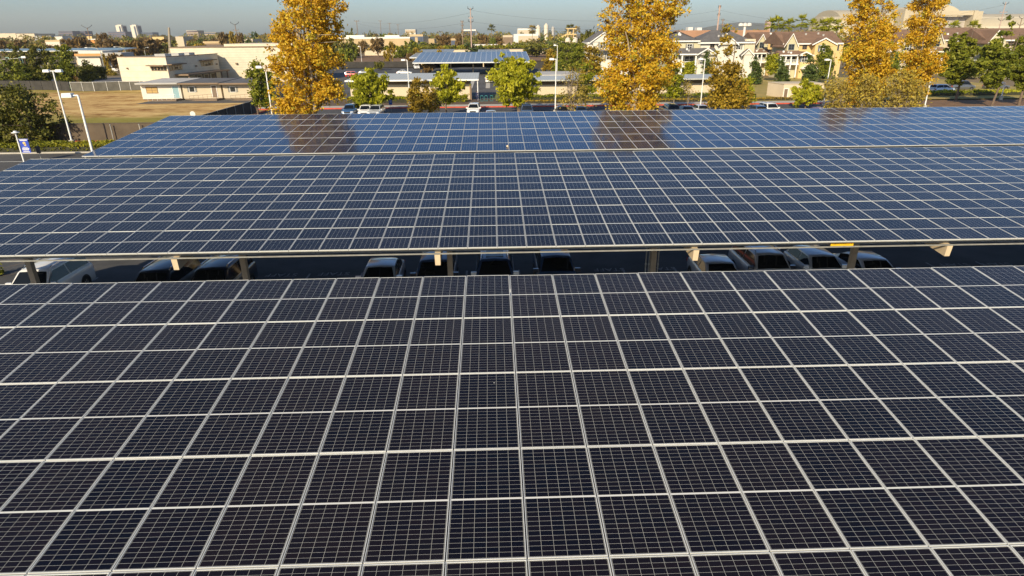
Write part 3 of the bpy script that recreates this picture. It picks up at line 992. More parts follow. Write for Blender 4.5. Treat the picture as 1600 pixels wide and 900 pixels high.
# traffic signal mast at the left edge
x, Y = -132, 168
t = thing('traffic_signal', 'traffic signal on a long grey arm at the left edge', 'traffic light', (P(-8, 100, Y)[0], Y, 0))
zt = P(20, 92, Y)[1]
MB().tube([(0, 0, 0), (0, 0, zt - .4)], [.16, .12], 8).build('pole', M['galv'], t)
MB().tube([(0, 0, zt - .6), (2.2, 0, zt - .1), (7.2, 0, zt + .2)], [.10, .08, .05], 8).build('arm', M['galv'], t)
for xx in (3.2, 6.4):
    s_ = MB().box(xx - .2, xx + .2, -.18, .18, zt - .9, zt + .25).build('signal_head', M['dark_metal'], t)
    MB().box(xx - .42, xx + .42, .19, .22, zt - 1.0, zt + .35).build('backplate', mat('signal_green', (0.25, 0.42, 0.36), .5, 0, .1, 3) if 'signal_green' not in MATS else MATS['signal_green'], s_)
MB().box(6.9, 7.9, -.12, .12, zt + .15, zt + .6).build('street_name_plate', M['white_metal'], t)

# banner post by the road
x, Y = G(38, 254)
t = thing('banner_post', 'white post with a blue banner and a small flat lamp on top', 'banner', (x, Y, 0))
zt = P(23, 208, Y)[1]
MB().tube([(0, 0, 0), (0, 0, zt)], [.075, .06], 8).build('pole', M['white_metal'], t, smooth=40)
MB().lathe([(.10, zt - .02), (.34, zt + .03), (.34, zt + .08), (.15, zt + .12), (.15, zt + .2), (.1, zt + .22)], n=14).build('lamp_cap', M['white_metal'], t, smooth=30)
ban_b = mat('banner_blue', (0.012, 0.05, 0.42), .6, 0, .08, 3)
zb, z2 = P(34, 239, Y)[1], P(28, 217, Y)[1]
bo = MB().box(.13, .98, -.012, .012, zb, z2).build('banner', ban_b, t)
for zz in (zb + .01, z2 - .03):
    MB().tube([(0, 0, zz), (1.02, 0, zz)], .018, 6).build('bracket', M['white_metal'], t)
ban_w = mat('banner_white', (0.7, 0.7, 0.68), .6, 0, .05, 3)
ban_y = mat('banner_gold', (0.62, 0.45, 0.16), .6, 0, .1, 6)
hgt = z2 - zb
for (f0, f1, xa, xb) in ((.86, .95, .2, .9), (.28, .34, .22, .9), (.20, .26, .22, .86), (.38, .42, .3, .8), (.06, .10, .22, .9), (.12, .15, .3, .8)):
    w = MB()
    n = 6
    for k in range(n):
        a, b = xa + (xb - xa) * k / n, xa + (xb - xa) * (k + .82) / n
        w.box(a, b, -.0155, -.0125, zb + hgt * f0, zb + hgt * f1)
    w.build('banner_lettering', ban_w, bo)
em = MB()
for (cx, cz, r) in ((.55, .70, .14), (.60, .57, .11)):
    em.poly([(cx + r * math.cos(2 * PI * k / 14), -.0145, zb + hgt * cz + r * math.sin(2 * PI * k / 14)) for k in range(14)])
em.build('banner_emblem', ban_y, bo, recalc=False)

x, Y = G(65, 251)
t = thing('road_sign', 'dark back of a road sign on a thin post by the hedge', 'road sign', (x, Y, 0))
zt = P(60, 228, Y)[1]
MB().tube([(0, 0, 0), (0, 0, zt)], .035, 6).build('post', M['galv'], t)
MB().box(-.22, .22, -.06, -.04, zt - .72, zt - .05).build('sign_plate', M['dark_metal'], t)
Y = 95.5
x, zt = P(301, 178, Y)
t = thing('stop_sign', 'pale back of an octagonal stop sign peeking over the panels', 'road sign', (x, Y, 0))
MB().tube([(0, .03, 0), (0, .03, zt + .3)], .03, 6).build('post', M['galv'], t)
MB().poly([(.40 * math.cos(PI / 8 + k * PI / 4), 0, zt + .40 * math.sin(PI / 8 + k * PI / 4)) for k in range(8)]).poly([(.40 * math.cos(PI / 8 - k * PI / 4), .008, zt + .40 * math.sin(PI / 8 - k * PI / 4)) for k in range(8)]).build('sign_plate', M['alu'], t, recalc=False)

Y = 104.5
x, zt = P(610, 158.5, Y)
t = thing('parking_sign', 'blue disabled parking sign with a white wheelchair symbol on a post', 'parking sign', (x, Y, 0))
MB().tube([(0, .03, 0), (0, .03, zt + .4)], .03, 6).build('post', M['galv'], t)
sb = mat('sign_blue', (0.01, 0.14, 0.62), .4, 0, .05, 3)
sp_ = MB().box(-.26, .26, -.006, .006, zt - .5, zt + .46).build('sign_plate', sb, t)
w = MB()
def disc(cx, cz, r, n=12):
    w.poly([(cx + r * math.cos(2 * PI * k / n), -.0095, cz + r * math.sin(2 * PI * k / n)) for k in range(n)])
disc(-.03, zt + .27, .05)
for k in range(14):                                    # the wheel, an open ring
    a0, a1 = PI * .75 + k * 1.5 * PI / 14, PI * .75 + (k + 1) * 1.5 * PI / 14
    w.poly([(-.0 + r_ * math.cos(a), -.0095, zt - .06 + r_ * math.sin(a)) for r_, a in ((.12, a0), (.16, a0), (.16, a1), (.12, a1))])
w.box(-.06, -.01, -.0098, -.0068, zt - .02, zt + .22).box(-.06, .10, -.0098, -.0068, zt - .03, zt + .01).box(.08, .12, -.0098, -.0068, zt - .16, zt + .01).box(.10, .17, -.0098, -.0068, zt - .18, zt - .14)
w.build('wheelchair_symbol', ban_w, sp_, recalc=False)

x, Y = G(787, 163)
t = thing('notice_board', 'low white board on two posts beside the big lime tree', 'notice board', (x, 117.5, 0.17))
for s in (-1, 1):
    MB().box(s * .48 - .04, s * .48 + .04, -.04, .04, 0, 1.5).build('post', M['white_metal'], t)
MB().box(-.44, .44, -.02, .02, .75, 1.4).build('board', M['white_metal'], t)
t = thing('fire_hydrant', 'small yellow fire hydrant near the right lamp post', 'hydrant', (*G(1276, 174, 0.3), 0))
MB().lathe([(.16, 0), (.16, .06), (.11, .08), (.11, .55), (.14, .57), (.14, .62), (.10, .72), (.03, .78)], n=12).build('barrel', yellow, t, smooth=40)
MB().tube([(-.2, 0, .45), (.2, 0, .45)], .06, 8).build('nozzle', yellow, t, smooth=40)

# person and teal racks in the school gap
def person(x, y, z0, rz, label):
    vs = [(0, 0, .93), (0, .01, 1.2), (0, 0, 1.42), (0, -.01, 1.52), (0, -.03, 1.66),
          (.10, 0, .86), (.11, -.02, .48), (.11, .03, .07), (.11, -.12, .04), (-.10, 0, .86), (-.12, .06, .48), (-.12, .16, .08), (-.12, .03, .04),
          (.19, 0, 1.40), (.24, .03, 1.12), (.24, -.08, .88), (.24, -.12, .80), (-.19, 0, 1.40), (-.24, .04, 1.12), (-.23, -.02, .86), (-.23, -.05, .78)]
    es = [(0, 1), (1, 2), (2, 3), (3, 4), (0, 5), (5, 6), (6, 7), (7, 8), (0, 9), (9, 10), (10, 11), (11, 12), (2, 13), (13, 14), (14, 15), (15, 16), (2, 17), (17, 18), (18, 19), (19, 20)]
    rad = [.14, .13, .14, .055, .10, .085, .06, .045, .04, .085, .06, .045, .04, .06, .045, .035, .035, .06, .045, .035, .035]
    me = bpy.data.meshes.new('person'); me.from_pydata(vs, es, [])
    o = bpy.data.objects.new('person', me); COL.objects.link(o)
    sk = o.modifiers.new('skin', 'SKIN')
    for i, r_ in enumerate(rad):
        me.skin_vertices[0].data[i].radius = (r_, r_ * .8)
    me.skin_vertices[0].data[0].use_root = True
    o.modifiers.new('sub', 'SUBSURF').levels = 1
    dg = bpy.context.evaluated_depsgraph_get(); dg.update()
    me2 = bpy.data.meshes.new_from_object(o.evaluated_get(dg))
    o.modifiers.clear(); o.data = me2
    me2.materials.clear()
    for m_ in (mat('clothes_navy', (.025, .03, .09), .85, 0, .2, 6), mat('skin_tone', (.36, .20, .13), .6, 0, .05, 6), mat('shoes_dark', (.02, .02, .02), .6, 0, .1, 6)):
        me2.materials.append(m_)
    for p in me2.polygons:
        z = p.center.z
        p.material_index = 1 if z > 1.5 or (abs(p.center.x) > .2 and z < .86 and z > .7) else (2 if z < .08 else 0)
        p.use_smooth = True
    hair = MB()
    hair.lathe([(.098, 1.66), (.112, 1.70), (.10, 1.76), (.05, 1.80)], 0, -.015, 12)
    hair.build('hair', M['trim_black'], o, smooth=60)
    o.location = (x, y, z0); o.rotation_euler = (0, 0, rz)
    tag(o, label, 'person')


person(P(745.5, 150, 119)[0], 119.0, .17, .5, 'person in dark navy clothes walking through the gap by the school wall')
teal = mat('teal_paint', (0.04, 0.20, 0.20), .5, 0, .1, 4)
for k, px in enumerate((753, 759.5, 768)):
    x, _ = P(px, 156, 118.6)
    t = thing('bike_rack', 'teal metal hoop rack standing in the school gap', 'bike rack', (x, 118.6, .17), 0, 'teal racks in the school gap')
    for yy in (-.25, 0, .25):
        MB().tube([(-.25, yy, 0), (-.25, yy, .8), (-.18, yy, .95), (.18, yy, .95), (.25, yy, .8), (.25, yy, 0)], .03, 6).build('hoop', teal, t)
    MB().box(-.28, .28, -.3, .3, .02, .05).build('base_plate', teal, t)


# utility poles
def utility(px, py, Y, label, arms=(), r=.2, wood='wood_pole', extra=None, tilt=0.0):
    x, zt = P(px, py, Y)
    t = thing('utility_pole', label, 'utility pole', (x, Y, 0), 0, 'utility poles on the skyline')
    MB().tube([(0, 0, 0), (tilt, 0, zt)], [r * 1.25, r * .8], 8).build('pole', M[wood], t)
    for (dz, wdt, kind) in arms:
        a = MB()
        if kind == 'v':
            a.tube([(-wdt, 0, zt - dz + wdt * .55), (0, 0, zt - dz), (wdt, 0, zt - dz + wdt * .55)], r * .55, 6)
        else:
            a.box(-wdt, wdt, -r * .5, r * .5, zt - dz - r * .6, zt - dz + r * .6)
        ao = a.build('crossarm', M['dark_metal'] if kind == 'v' else M[wood], t)
        for s in (-1, 1):
            MB().tube([(s * wdt * .9, 0, zt - dz + (wdt * .5 if kind == 'v' else 0)), (s * wdt * .9, 0, zt - dz + (wdt * .5 if kind == 'v' else 0) + r * 3)], r * .4, 5).build('insulator', M['dark_metal'], ao)
    return t


mat('pole_pink', (0.42, 0.30, 0.25), .8, 0, .15, 1)
utility(136, 43, 420, 'far utility pole with crossarms left of the twin towers', ((.6, 3.2, 'v'), (4, 2.0, 'h')), .22)
utility(256, 43, 330, 'thick pale leaning pole right of the twin towers', (), .62, 'bark_pale', tilt=2.4)
utility(367, 38, 400, 'far utility pole with a V crossarm above the tall wall', ((.4, 2.4, 'v'), (3.2, 1.6, 'h')), .24)
utility(557, 32, 700, 'thin utility pole with a crossarm behind the tan warehouse', ((.6, 2.4, 'h'),), .35)
utility(594, 32, 1100, 'faint distant pole, second behind the tan warehouse', ((.8, 2.6, 'h'),), .4)
utility(608.5, 36, 1100, 'faint distant pole, third behind the tan warehouse', ((.8, 2.6, 'h'),), .4)
utility(621.5, 38, 1200, 'faint distant pole, last behind the tan warehouse', ((.8, 2.6, 'h'),), .4)
utility(735, 12, 400, 'tallest pinkish utility pole in the middle of the skyline', ((1.2, 1.7, 'v'), (5.5, 1.2, 'h'), (8, 1.5, 'v')), .34, 'pole_pink')
utility(722, 32, 420, 'shorter utility pole beside the tallest pinkish one', ((.8, 1.0, 'h'), (3, .9, 'h'), (5.5, .9, 'h')), .3)
utility(1125, 8, 420, 'tall pink utility pole above the grey roofs', ((1.6, .7, 'h'), (6, .7, 'h')), .5, 'pole_pink')
utility(1130, 29, 440, 'short dark utility pole beside the pink one above the grey roofs', ((1, 1.0, 'h'), (3.5, 1.2, 'h')), .3)
utility(1572, 3, 400, 'utility pole with several V crossarms in front of the hangar', ((1.6, 1.9, 'v'), (5.6, 2.4, 'h'), (10.5, 2.2, 'v')), .26, 'pole_pink')
utility(1597, 28, 420, 'utility pole at the right edge with V crossarms', ((.5, 2.2, 'v'), (4.5, 2.0, 'v')), .26)
w = MB()
def wire(a, b, sag, n=14, r=.045):
    w.tube([(a[0] + (b[0] - a[0]) * k / n, a[1] + (b[1] - a[1]) * k / n, a[2] + (b[2] - a[2]) * k / n - sag * 4 * (k / n) * (1 - k / n)) for k in range(n + 1)], r, 4)
def pt(px, py, Y):
    x, z = P(px, py, Y)
    return (x, Y, z)
for k, (a, b, sag) in enumerate(((pt(735, 16, 400), pt(1125, 16, 420), 6), (pt(735, 34, 400), pt(1125, 30, 420), 5), (pt(557, 33, 700), pt(735, 20, 400), 4), (pt(1125, 16, 420), pt(1568, 8, 400), 9), (pt(1125, 30, 420), pt(1568, 24, 400), 8), (pt(557, 36, 700), pt(735, 34, 400), 5))):
    w = MB(); wire(a, b, sag)
    tag(w.build('power_line', M['dark_metal']), ('upper power line from the tallest pink pole to the roofs pole', 'lower power line from the tallest pink pole to the roofs pole', 'upper power line left of the tallest pink pole', 'upper power line running towards the hangar', 'lower power line running towards the hangar', 'lower power line left of the tallest pink pole')[k], 'power line', 'power lines on the skyline')

# ================================================================== fences and garden walls
mat('screen_dark', (0.040, 0.037, 0.033), .9, 0, .3, .6)
mat('fence_wall', (0.10, 0.075, 0.05), .9, 0, .25, .4)


def screen_fence(label, pts, h, pitch, m, posts='galv', rails=True, group=None):
    x0, y0 = pts[0]
    t = thing('fence', label, 'fence', (x0, y0, 0), 0, group)
    for (xa, ya), (xb, yb) in zip(pts, pts[1:]):
        d = math.hypot(xb - xa, yb - ya)
        nx, ny = -(yb - ya) / d, (xb - xa) / d
        e = .02
        lo = [(xa - x0 + nx * e, ya - y0 + ny * e, .06), (xb - x0 + nx * e, yb - y0 + ny * e, .06), (xb - x0 - nx * e, yb - y0 - ny * e, .06), (xa - x0 - nx * e, ya - y0 - ny * e, .06)]
        hi = [(p[0], p[1], h) for p in lo]
        MB().hexa(lo, hi).build('screen', m, t)
        n = max(1, round(d / pitch))
        for k in range(n + 1):
            px, py = xa + (xb - xa) * k / n - x0, ya + (yb - ya) * k / n - y0
            MB().tube([(px - nx * .07, py - ny * .07, 0), (px - nx * .07, py - ny * .07, h + .08)], .045, 6).build('post', M[posts], t)
        if rails:
            MB().tube([(xa - x0 - nx * .07, ya - y0 - ny * .07, h), (xb - x0 - nx * .07, yb - y0 - ny * .07, h)], .03, 6).build('rail', M[posts], t)
    return t


screen_fence('dark screened fence running along the back left of the dry field', [(-140, 158), (-118, 160.5), (-103, 157), (-97, 153.5)], 2.1, 3.2, M['screen_dark'], 'dark_metal')
mat('screen_grey', (0.105, 0.10, 0.085), .9, 0, .25, .8)
screen_fence('grey screened fence with pale posts behind the dry field', [(-96.6, 153.4), (-91, 152.6), (-86, 154.2), (-67, 154.4)], 2.0, 2.4, M['screen_grey'], 'white_metal')
screen_fence('black screened fence running back along the side street beside the field', [(-38.1, 78.0), (-38.0, 106)], 2.0, 3.0, M['screen_dark'], 'galv')
gw = thing('garden_wall', 'dark brown boundary wall between the hedge and the dry field', 'wall', (-95, 77.7, 0))
MB().box(-60, 56.9, -.12, .12, 0, 2.0).build('wall_body', M['fence_wall'], gw)
MB().box(-60, 56.95, -.17, .17, 2.0, 2.08).build('coping', M['fence_wall'], gw)
for px, py in ((177, 216), (218, 198)):
    x, zt = P(px, py, 77.2)
    t = thing('marker_post', ('slim grey post in front of the brown wall', 'short pale post standing beside the brown wall end')[px > 200], 'post', (x, 77.2, 0))
    MB().tube([(0, 0, 0), (0, 0, 1.9)], [.07, .06], 8).build('shaft', M['concrete'] if px > 200 else M['galv'], t)
    MB().lathe([(.09, 1.9), (.09, 1.96), (.03, 2.0)], n=8).build('post_cap', M['galv'], t)
x, Y = G(52, 231)
t = thing('leaning_stake', 'leaning brown wooden stake beside the round tree', 'stake', (x, Y, 0))
MB().tube([(0, 0, 0), (-.35, 0, 1.5)], [.06, .055], 6).build('stake', M['wood_pole'], t)


# ================================================================== foliage
def leaves_mesh(name, pts, tint, size, nr, m, aspect=1.3, flat=0.0, sag=0.0):
    """one small four-cornered leaf at every point"""
    n = len(pts)
    a = nr.normal(size=(n, 3))
    a[:, 2] *= (1 - flat)
    a[:, 2] -= sag
    a /= np.linalg.norm(a, axis=1, keepdims=True)
    b = nr.normal(size=(n, 3))
    b[:, 2] *= (1 - flat)
    b -= (b * a).sum(1, keepdims=True) * a
    b /= np.linalg.norm(b, axis=1, keepdims=True) + 1e-9
    s = size * nr.uniform(.6, 1.35, size=(n, 1)) * .5
    v = np.empty((n, 4, 3))
    v[:, 0] = pts - a * s * aspect
    v[:, 1] = pts + b * s * .8 - a * s * .1
    v[:, 2] = pts + a * s * aspect
    v[:, 3] = pts - b * s * .8 - a * s * .1
    me = bpy.data.meshes.new(name)
    me.vertices.add(n * 4); me.loops.add(n * 4); me.polygons.add(n)
    me.vertices.foreach_set('co', v.ravel())
    me.loops.foreach_set('vertex_index', np.arange(n * 4, dtype=np.int32))
    me.polygons.foreach_set('loop_start', np.arange(0, n * 4, 4, dtype=np.int32))
    at = me.attributes.new('tint', 'FLOAT', 'FACE')
    at.data.foreach_set('value', np.clip(tint, 0, 1).astype(np.float32))
    me.materials.append(m)
    me.update(calc_edges=True)
    return me


def clump_points(blobs, n, nr, clump=.6, per=40, shell=.5):
    """points gathered in clumps inside a set of ellipsoids (x, y, z, rx, ry, rz)"""
    blobs = np.array(blobs, float)
    vol = blobs[:, 3] * blobs[:, 4] * blobs[:, 5]
    vol = vol ** .75
    nc = max(3, n // per)
    which = nr.choice(len(blobs), nc, p=vol / vol.sum())
    d = nr.normal(size=(nc, 3)); d /= np.linalg.norm(d, axis=1, keepdims=True)
    r = nr.uniform(shell ** 3, 1, nc) ** (1 / 3)
    c = blobs[which, :3] + d * r[:, None] * blobs[which, 3:]
    ci = nr.integers(0, nc, n)
    cs_ = clump * nr.uniform(.5, 1.4, nc)
    p = c[ci] + nr.normal(size=(n, 3)) * cs_[ci][:, None] * np.array([.55, .55, .42])
    ct = nr.normal(0, .16, nc)
    return p, ct[ci], c


def tree(name, label, cat, loc, blobs, n, leaf, m, seed, trunk, bark='bark', clump=.6, per=40, shell=.5, bias=.5, spread=.16, limbs=8, aspect=1.3, flat=0, sag=0, group='trees behind the canopies', limb_r=.3, stems=None, tintz=0.0):
    """trunk: (height, radius); limbs run from the trunk to the blobs"""
    nr = np.random.default_rng(seed)
    rn = random.Random(seed)
    t = thing(name, label, cat, loc, 0, group)
    p, ct, cl = clump_points(blobs, n, nr, clump, per, shell)
    p[:, 2] = np.maximum(p[:, 2], .15)
    tint = bias + ct + nr.normal(0, spread, n)
    if tintz:
        zr = (p[:, 2] - p[:, 2].min()) / max(.1, np.ptp(p[:, 2]))
        tint = tint + tintz * (zr - .5)
    me = leaves_mesh('crown', p, tint, leaf, nr, m, aspect, flat, sag)
    c = bpy.data.objects.new('crown', me); COL.objects.link(c); c.parent = t
    h, r = trunk
    tb = MB()
    for (sx, sy) in (stems or ((0, 0),)):
        pts, rad = [], []
        nseg = 7
        for k in range(nseg + 1):
            f = k / nseg
            pts.append((sx * f + rn.uniform(-.06, .06) * h * .12 * f, sy * f + rn.uniform(-.06, .06) * h * .12 * f, h * f))
            rad.append(r * (1.25 if k == 0 else 1) * (1 - .72 * f))
        tb.tube(pts, rad, 9)
        for k in range(limbs):
            f = rn.uniform(limb_r, .92)
            a = Vector(pts[0]).lerp(Vector(pts[-1]), f)
            i = min(nseg - 1, int(f * nseg)); a = Vector(pts[i]).lerp(Vector(pts[i + 1]), f * nseg - i)
            q = Vector(cl[rn.randrange(len(cl))])
            if q.z < a.z - .5: q.z = a.z + rn.uniform(0, 1)
            if (q - a).length < .4: continue
            mid = a.lerp(q, .5) + Vector((rn.uniform(-.2, .2), rn.uniform(-.2, .2), rn.uniform(0, .35))) * (q - a).length * .35
            ra = r * (1 - .72 * f) * .5
            tb.tube([a, mid, q], [ra, ra * .65, ra * .22], 6)
    tb.build('trunk', M[bark], t, smooth=60)
    return t


def px_tree(name, label, cat, Y, cx, x0, x1, top, base_z, seed, m, profile, n, leaf, **kw):
    """crown whose outline follows a profile [(pixel row, left, right)] at depth Y; every blob is as deep as it is wide"""
    xb, _ = P(cx, 170, Y)
    blobs = []
    nrs = random.Random(seed)
    for (py, l, r_) in profile:
        xa, z = P(l, py, Y); xc, _ = P(r_, py, Y)
        hw = (xc - xa) / 2
        cx_ = (xa + xc) / 2 - xb
        rz_ = kw.get('rz', max(.6, hw * .5))
        blobs.append((cx_, nrs.uniform(-.15, .15) * hw, z, hw * .66, hw * .66, rz_))
        for q in range(4):                                   # side boughs
            an = nrs.uniform(0, 2 * PI) if q > 1 else (nrs.uniform(-.5, .5) + PI * q)
            ro = nrs.uniform(.5, .74) * hw
            rr = nrs.uniform(.26, .46) * hw
            blobs.append((cx_ + ro * math.cos(an), ro * math.sin(an), z + nrs.uniform(-.35, .35) * hw * .6, rr, rr, rr * .75))
    kw.pop('rz', None)
    ztop = max(b[2] for b in blobs)
    tr = kw.pop('trunk', (ztop * .93, .26))
    return tree(name, label, cat, (xb, Y, base_z), blobs, n, leaf, m, seed, tr, **kw)


# the golden sycamores
sy = dict(bark='bark_pale', clump=.5, per=44, shell=.22, limbs=26, spread=.2, limb_r=.18)
px_tree('sycamore_tree', 'tall golden sycamore with pale trunk left of the weeping tree', 'tree', 64, 487, 400, 540, 0, 0, 11, M['leaf_gold'],
        [(-38, 455, 505), (-12, 428, 530), (18, 424, 534), (48, 410, 536), (78, 408, 540), (108, 404, 542), (135, 412, 534), (160, 424, 520), (176, 440, 505)], 30000, .20, bias=.56, trunk=(16.5, .24), tintz=-.12, stems=((-.6, .2), (.9, -.3)), **sy)
px_tree('sycamore_tree', 'tallest golden sycamore at the middle of the view', 'tree', 66, 992, 925, 1068, 0, 0, 12, M['leaf_gold'],
        [(-60, 965, 1035), (-30, 945, 1060), (0, 938, 1068), (30, 938, 1064), (60, 938, 1060), (90, 934, 1056), (118, 932, 1050), (145, 930, 1046), (166, 940, 1030)], 34000, .20, bias=.62, trunk=(17.5, .26), **sy)
px_tree('sycamore_tree', 'broad golden sycamore right of the last lamp but one', 'tree', 82, 1348, 1300, 1400, 0, 0, 13, M['leaf_gold'],
        [(-22, 1330, 1375), (4, 1322, 1392), (30, 1318, 1396), (56, 1312, 1400), (82, 1306, 1404), (106, 1308, 1400), (126, 1312, 1388), (142, 1310, 1392), (156, 1322, 1384)], 25000, .22, bias=.60, trunk=(17, .25), **sy)
px_tree('sycamore_tree', 'golden sycamore with bare upper twigs beside the right pines', 'tree', 90, 1424, 1400, 1480, 0, 0, 14, M['leaf_gold'],
        [(-14, 1425, 1475), (8, 1422, 1480), (34, 1420, 1476), (60, 1418, 1474), (86, 1408, 1474), (108, 1404, 1468), (126, 1410, 1455), (142, 1408, 1448)], 20000, .22, bias=.56, trunk=(17.5, .23), **sy)
# olive and gold tree, bronze tree
px_tree('ornamental_tree', 'olive and gold tree with a slim top before the grey roofed houses', 'tree', 92, 1137, 1095, 1180, 0, 0, 15, M['leaf_olivegold'],
        [(48, 1128, 1152), (62, 1122, 1150), (80, 1116, 1152), (98, 1110, 1154), (116, 1106, 1160), (134, 1104, 1170), (150, 1104, 1176), (163, 1108, 1168)], 8500, .30, bias=.52, bark='bark_grey', clump=.5, per=30, trunk=(10.5, .16))
px_tree('ornamental_tree', 'low lime shrub tree at the right side of the olive and gold tree', 'tree', 96, 1165, 1150, 1183, 0, 0, 16, M['leaf_lime'],
        [(128, 1156, 1178), (142, 1155, 1182), (156, 1154, 1182)], 1800, .28, bias=.55, bark='bark_grey', clump=.4, per=30, trunk=(3.4, .1))
px_tree('ornamental_tree', 'low bronze tree in front of the school wall', 'tree', 88, 655, 628, 690, 0, 0, 17, M['leaf_olivegold'],
        [(131, 640, 668), (144, 636, 680), (158, 634, 686), (169, 634, 688)], 4200, .25, bias=.42, bark='bark_grey', clump=.4, per=26, trunk=(4.0, .12), stems=((-.8, 0), (.8, .2)))
# weeping lime trees
we = dict(bark='bark', clump=.42, per=60, shell=.25, sag=1.1, aspect=1.7, limbs=12, limb_r=.3)
px_tree('pepper_tree', 'weeping green tree over two parked cars right of the first sycamore', 'tree', 101, 578, 540, 612, 0, 0, 18, M['leaf_lime'],
        [(118, 560, 594), (126, 550, 606), (138, 546, 610), (150, 544, 611), (160, 552, 604)], 8500, .31, bias=.55, trunk=(5.6, .2), **we)
px_tree('pepper_tree', 'green tree with upright crown beside the bronze tree', 'tree', 97, 697, 668, 726, 0, 0, 19, M['leaf_lime'],
        [(110, 688, 704), (120, 678, 716), (131, 672, 722), (143, 672, 724), (153, 680, 718)], 5600, .30, bias=.68, trunk=(5.6, .15), **we)
px_tree('pepper_tree', 'biggest lime weeping tree between the school gap and the tall lamp', 'tree', 98, 810, 762, 850, 0, 0, 20, M['leaf_lime'],
        [(86, 772, 790), (97, 768, 800), (104, 790, 828), (112, 766, 842), (124, 766, 848), (136, 768, 846), (147, 774, 838), (156, 780, 820)], 11500, .31, bias=.72, trunk=(6.4, .2), **we)
px_tree('pepper_tree', 'small lime tree left of the right hand lamp in front of the white shed', 'tree', 103, 1258, 1232, 1285, 0, 0, 21, M['leaf_lime'],
        [(128, 1252, 1266), (137, 1238, 1280), (147, 1234, 1284), (156, 1242, 1278)], 4200, .30, bias=.72, trunk=(4.2, .13), **we)
px_tree('young_tree', 'thin green young tree right of the tallest sycamore', 'tree', 102, 1052, 1030, 1072, 0, 0, 22, M['leaf_lime'],
        [(96, 1046, 1054), (108, 1034, 1062), (122, 1032, 1068), (136, 1036, 1066), (148, 1040, 1064)], 2600, .30, bias=.38, bark='bark_grey', trunk=(7.5, .1), clump=.45, per=26, shell=.2, limbs=10)
px_tree('bare_shrub', 'bare grey shrub with a few leaves right of the tall middle lamp', 'shrub', 97, 893, 862, 932, 0, 0, 23, M['leaf_dry'],
        [(104, 886, 902), (122, 880, 916), (140, 876, 926), (156, 872, 930)], 1300, .22, bias=.45, bark='bark_grey', trunk=(6.8, .09), clump=.7, per=8, shell=.1, limbs=26, limb_r=.05, stems=((0, 0), (1.2, .2), (-1.1, .1)))
px_tree('ornamental_tree', 'thin greenish tree between the bare shrub and the tallest sycamore', 'tree', 100, 915, 895, 935, 0, 0, 24, M['leaf_lime'],
        [(104, 908, 924), (122, 902, 930), (140, 900, 932)], 1700, .28, bias=.35, bark='bark_grey', trunk=(6.4, .1), clump=.5, per=18, shell=.1, limbs=12)
px_tree('bare_shrub', 'pinkish bare bush beside the thin young tree', 'shrub', 106, 1074, 1062, 1090, 0, 0, 25, M['leaf_dry'],
        [(132, 1066, 1084), (144, 1062, 1088)], 500, .2, bias=.4, bark='bark_grey', trunk=(4.4, .07), clump=.5, per=8, limbs=18, limb_r=.05)
px_tree('young_tree', 'round green tree half hidden behind the left of the first sycamore', 'tree', 84, 402, 385, 420, 0, 0, 26, M['leaf_green'],
        [(104, 394, 414), (118, 388, 424), (134, 386, 426), (148, 390, 424), (160, 398, 420)], 4200, .26, bias=.7, trunk=(6.6, .15), clump=.5, per=40, shell=.4)
# dry brush under the golden trees on the right
for k, (px, Y, l, r_, top, nn) in enumerate(((1312, 76, 1286, 1338, 132, 1500), (1358, 73, 1336, 1380, 124, 1600), (1414, 77, 1382, 1446, 122, 2100))):
    px_tree('bare_shrub', ('tangled dry shrub at the foot of the broad sycamore', 'olive dry shrub between the two right sycamores', 'dry greenish shrub next to the right hand lamp base')[k], 'shrub', Y, px, l, r_, 0, 0, 30 + k, M['leaf_dry'],
            [(top, l + 8, r_ - 8), (top + 16, l, r_), (top + 32, l, r_), (top + 46, l + 2, r_ - 2)], int(nn * 1.5), .22, bias=.5, bark='bark_pale', trunk=(5, .06), clump=.55, per=12, shell=.1, limbs=22, limb_r=.05, stems=((0, 0), (1.3, .3), (-1.4, -.2)), group='dry shrubs behind the farthest canopy')
# pines at the right
pi = dict(bark='bark', clump=.34, per=46, shell=.3, limbs=14, flat=.2, limb_r=.35, aspect=1.8)
px_tree('pine_tree', 'bushy green pine right of the right hand lamp', 'tree', 112, 1490, 1468, 1520, 0, 0, 40, M['leaf_green'],
        [(44, 1500, 1510), (56, 1486, 1516), (68, 1480, 1522), (82, 1472, 1530), (95, 1468, 1530), (108, 1466, 1530), (120, 1474, 1514), (128, 1480, 1505)], 12000, .31, bias=.62, trunk=(11.5, .2), **pi)
px_tree('pine_tree', 'sparse tall pine second from the right edge', 'tree', 101, 1548, 1520, 1580, 0, 0, 41, M['leaf_green'],
        [(28, 1574, 1580), (36, 1566, 1584), (52, 1560, 1580), (66, 1542, 1566), (80, 1532, 1578), (94, 1526, 1584), (108, 1524, 1580), (120, 1530, 1570), (130, 1536, 1560)], 10500, .31, bias=.58, trunk=(11, .17), stems=((1.4, 0),), **pi)
px_tree('pine_tree', 'dense pine cut by the right edge of the view', 'tree', 104, 1590, 1570, 1640, 0, 0, 42, M['leaf_green'],
        [(62, 1588, 1612), (76, 1582, 1624), (92, 1574, 1634), (106, 1572, 1634), (118, 1576, 1626), (130, 1582, 1612)], 11500, .31, bias=.6, trunk=(9, .2), **pi)
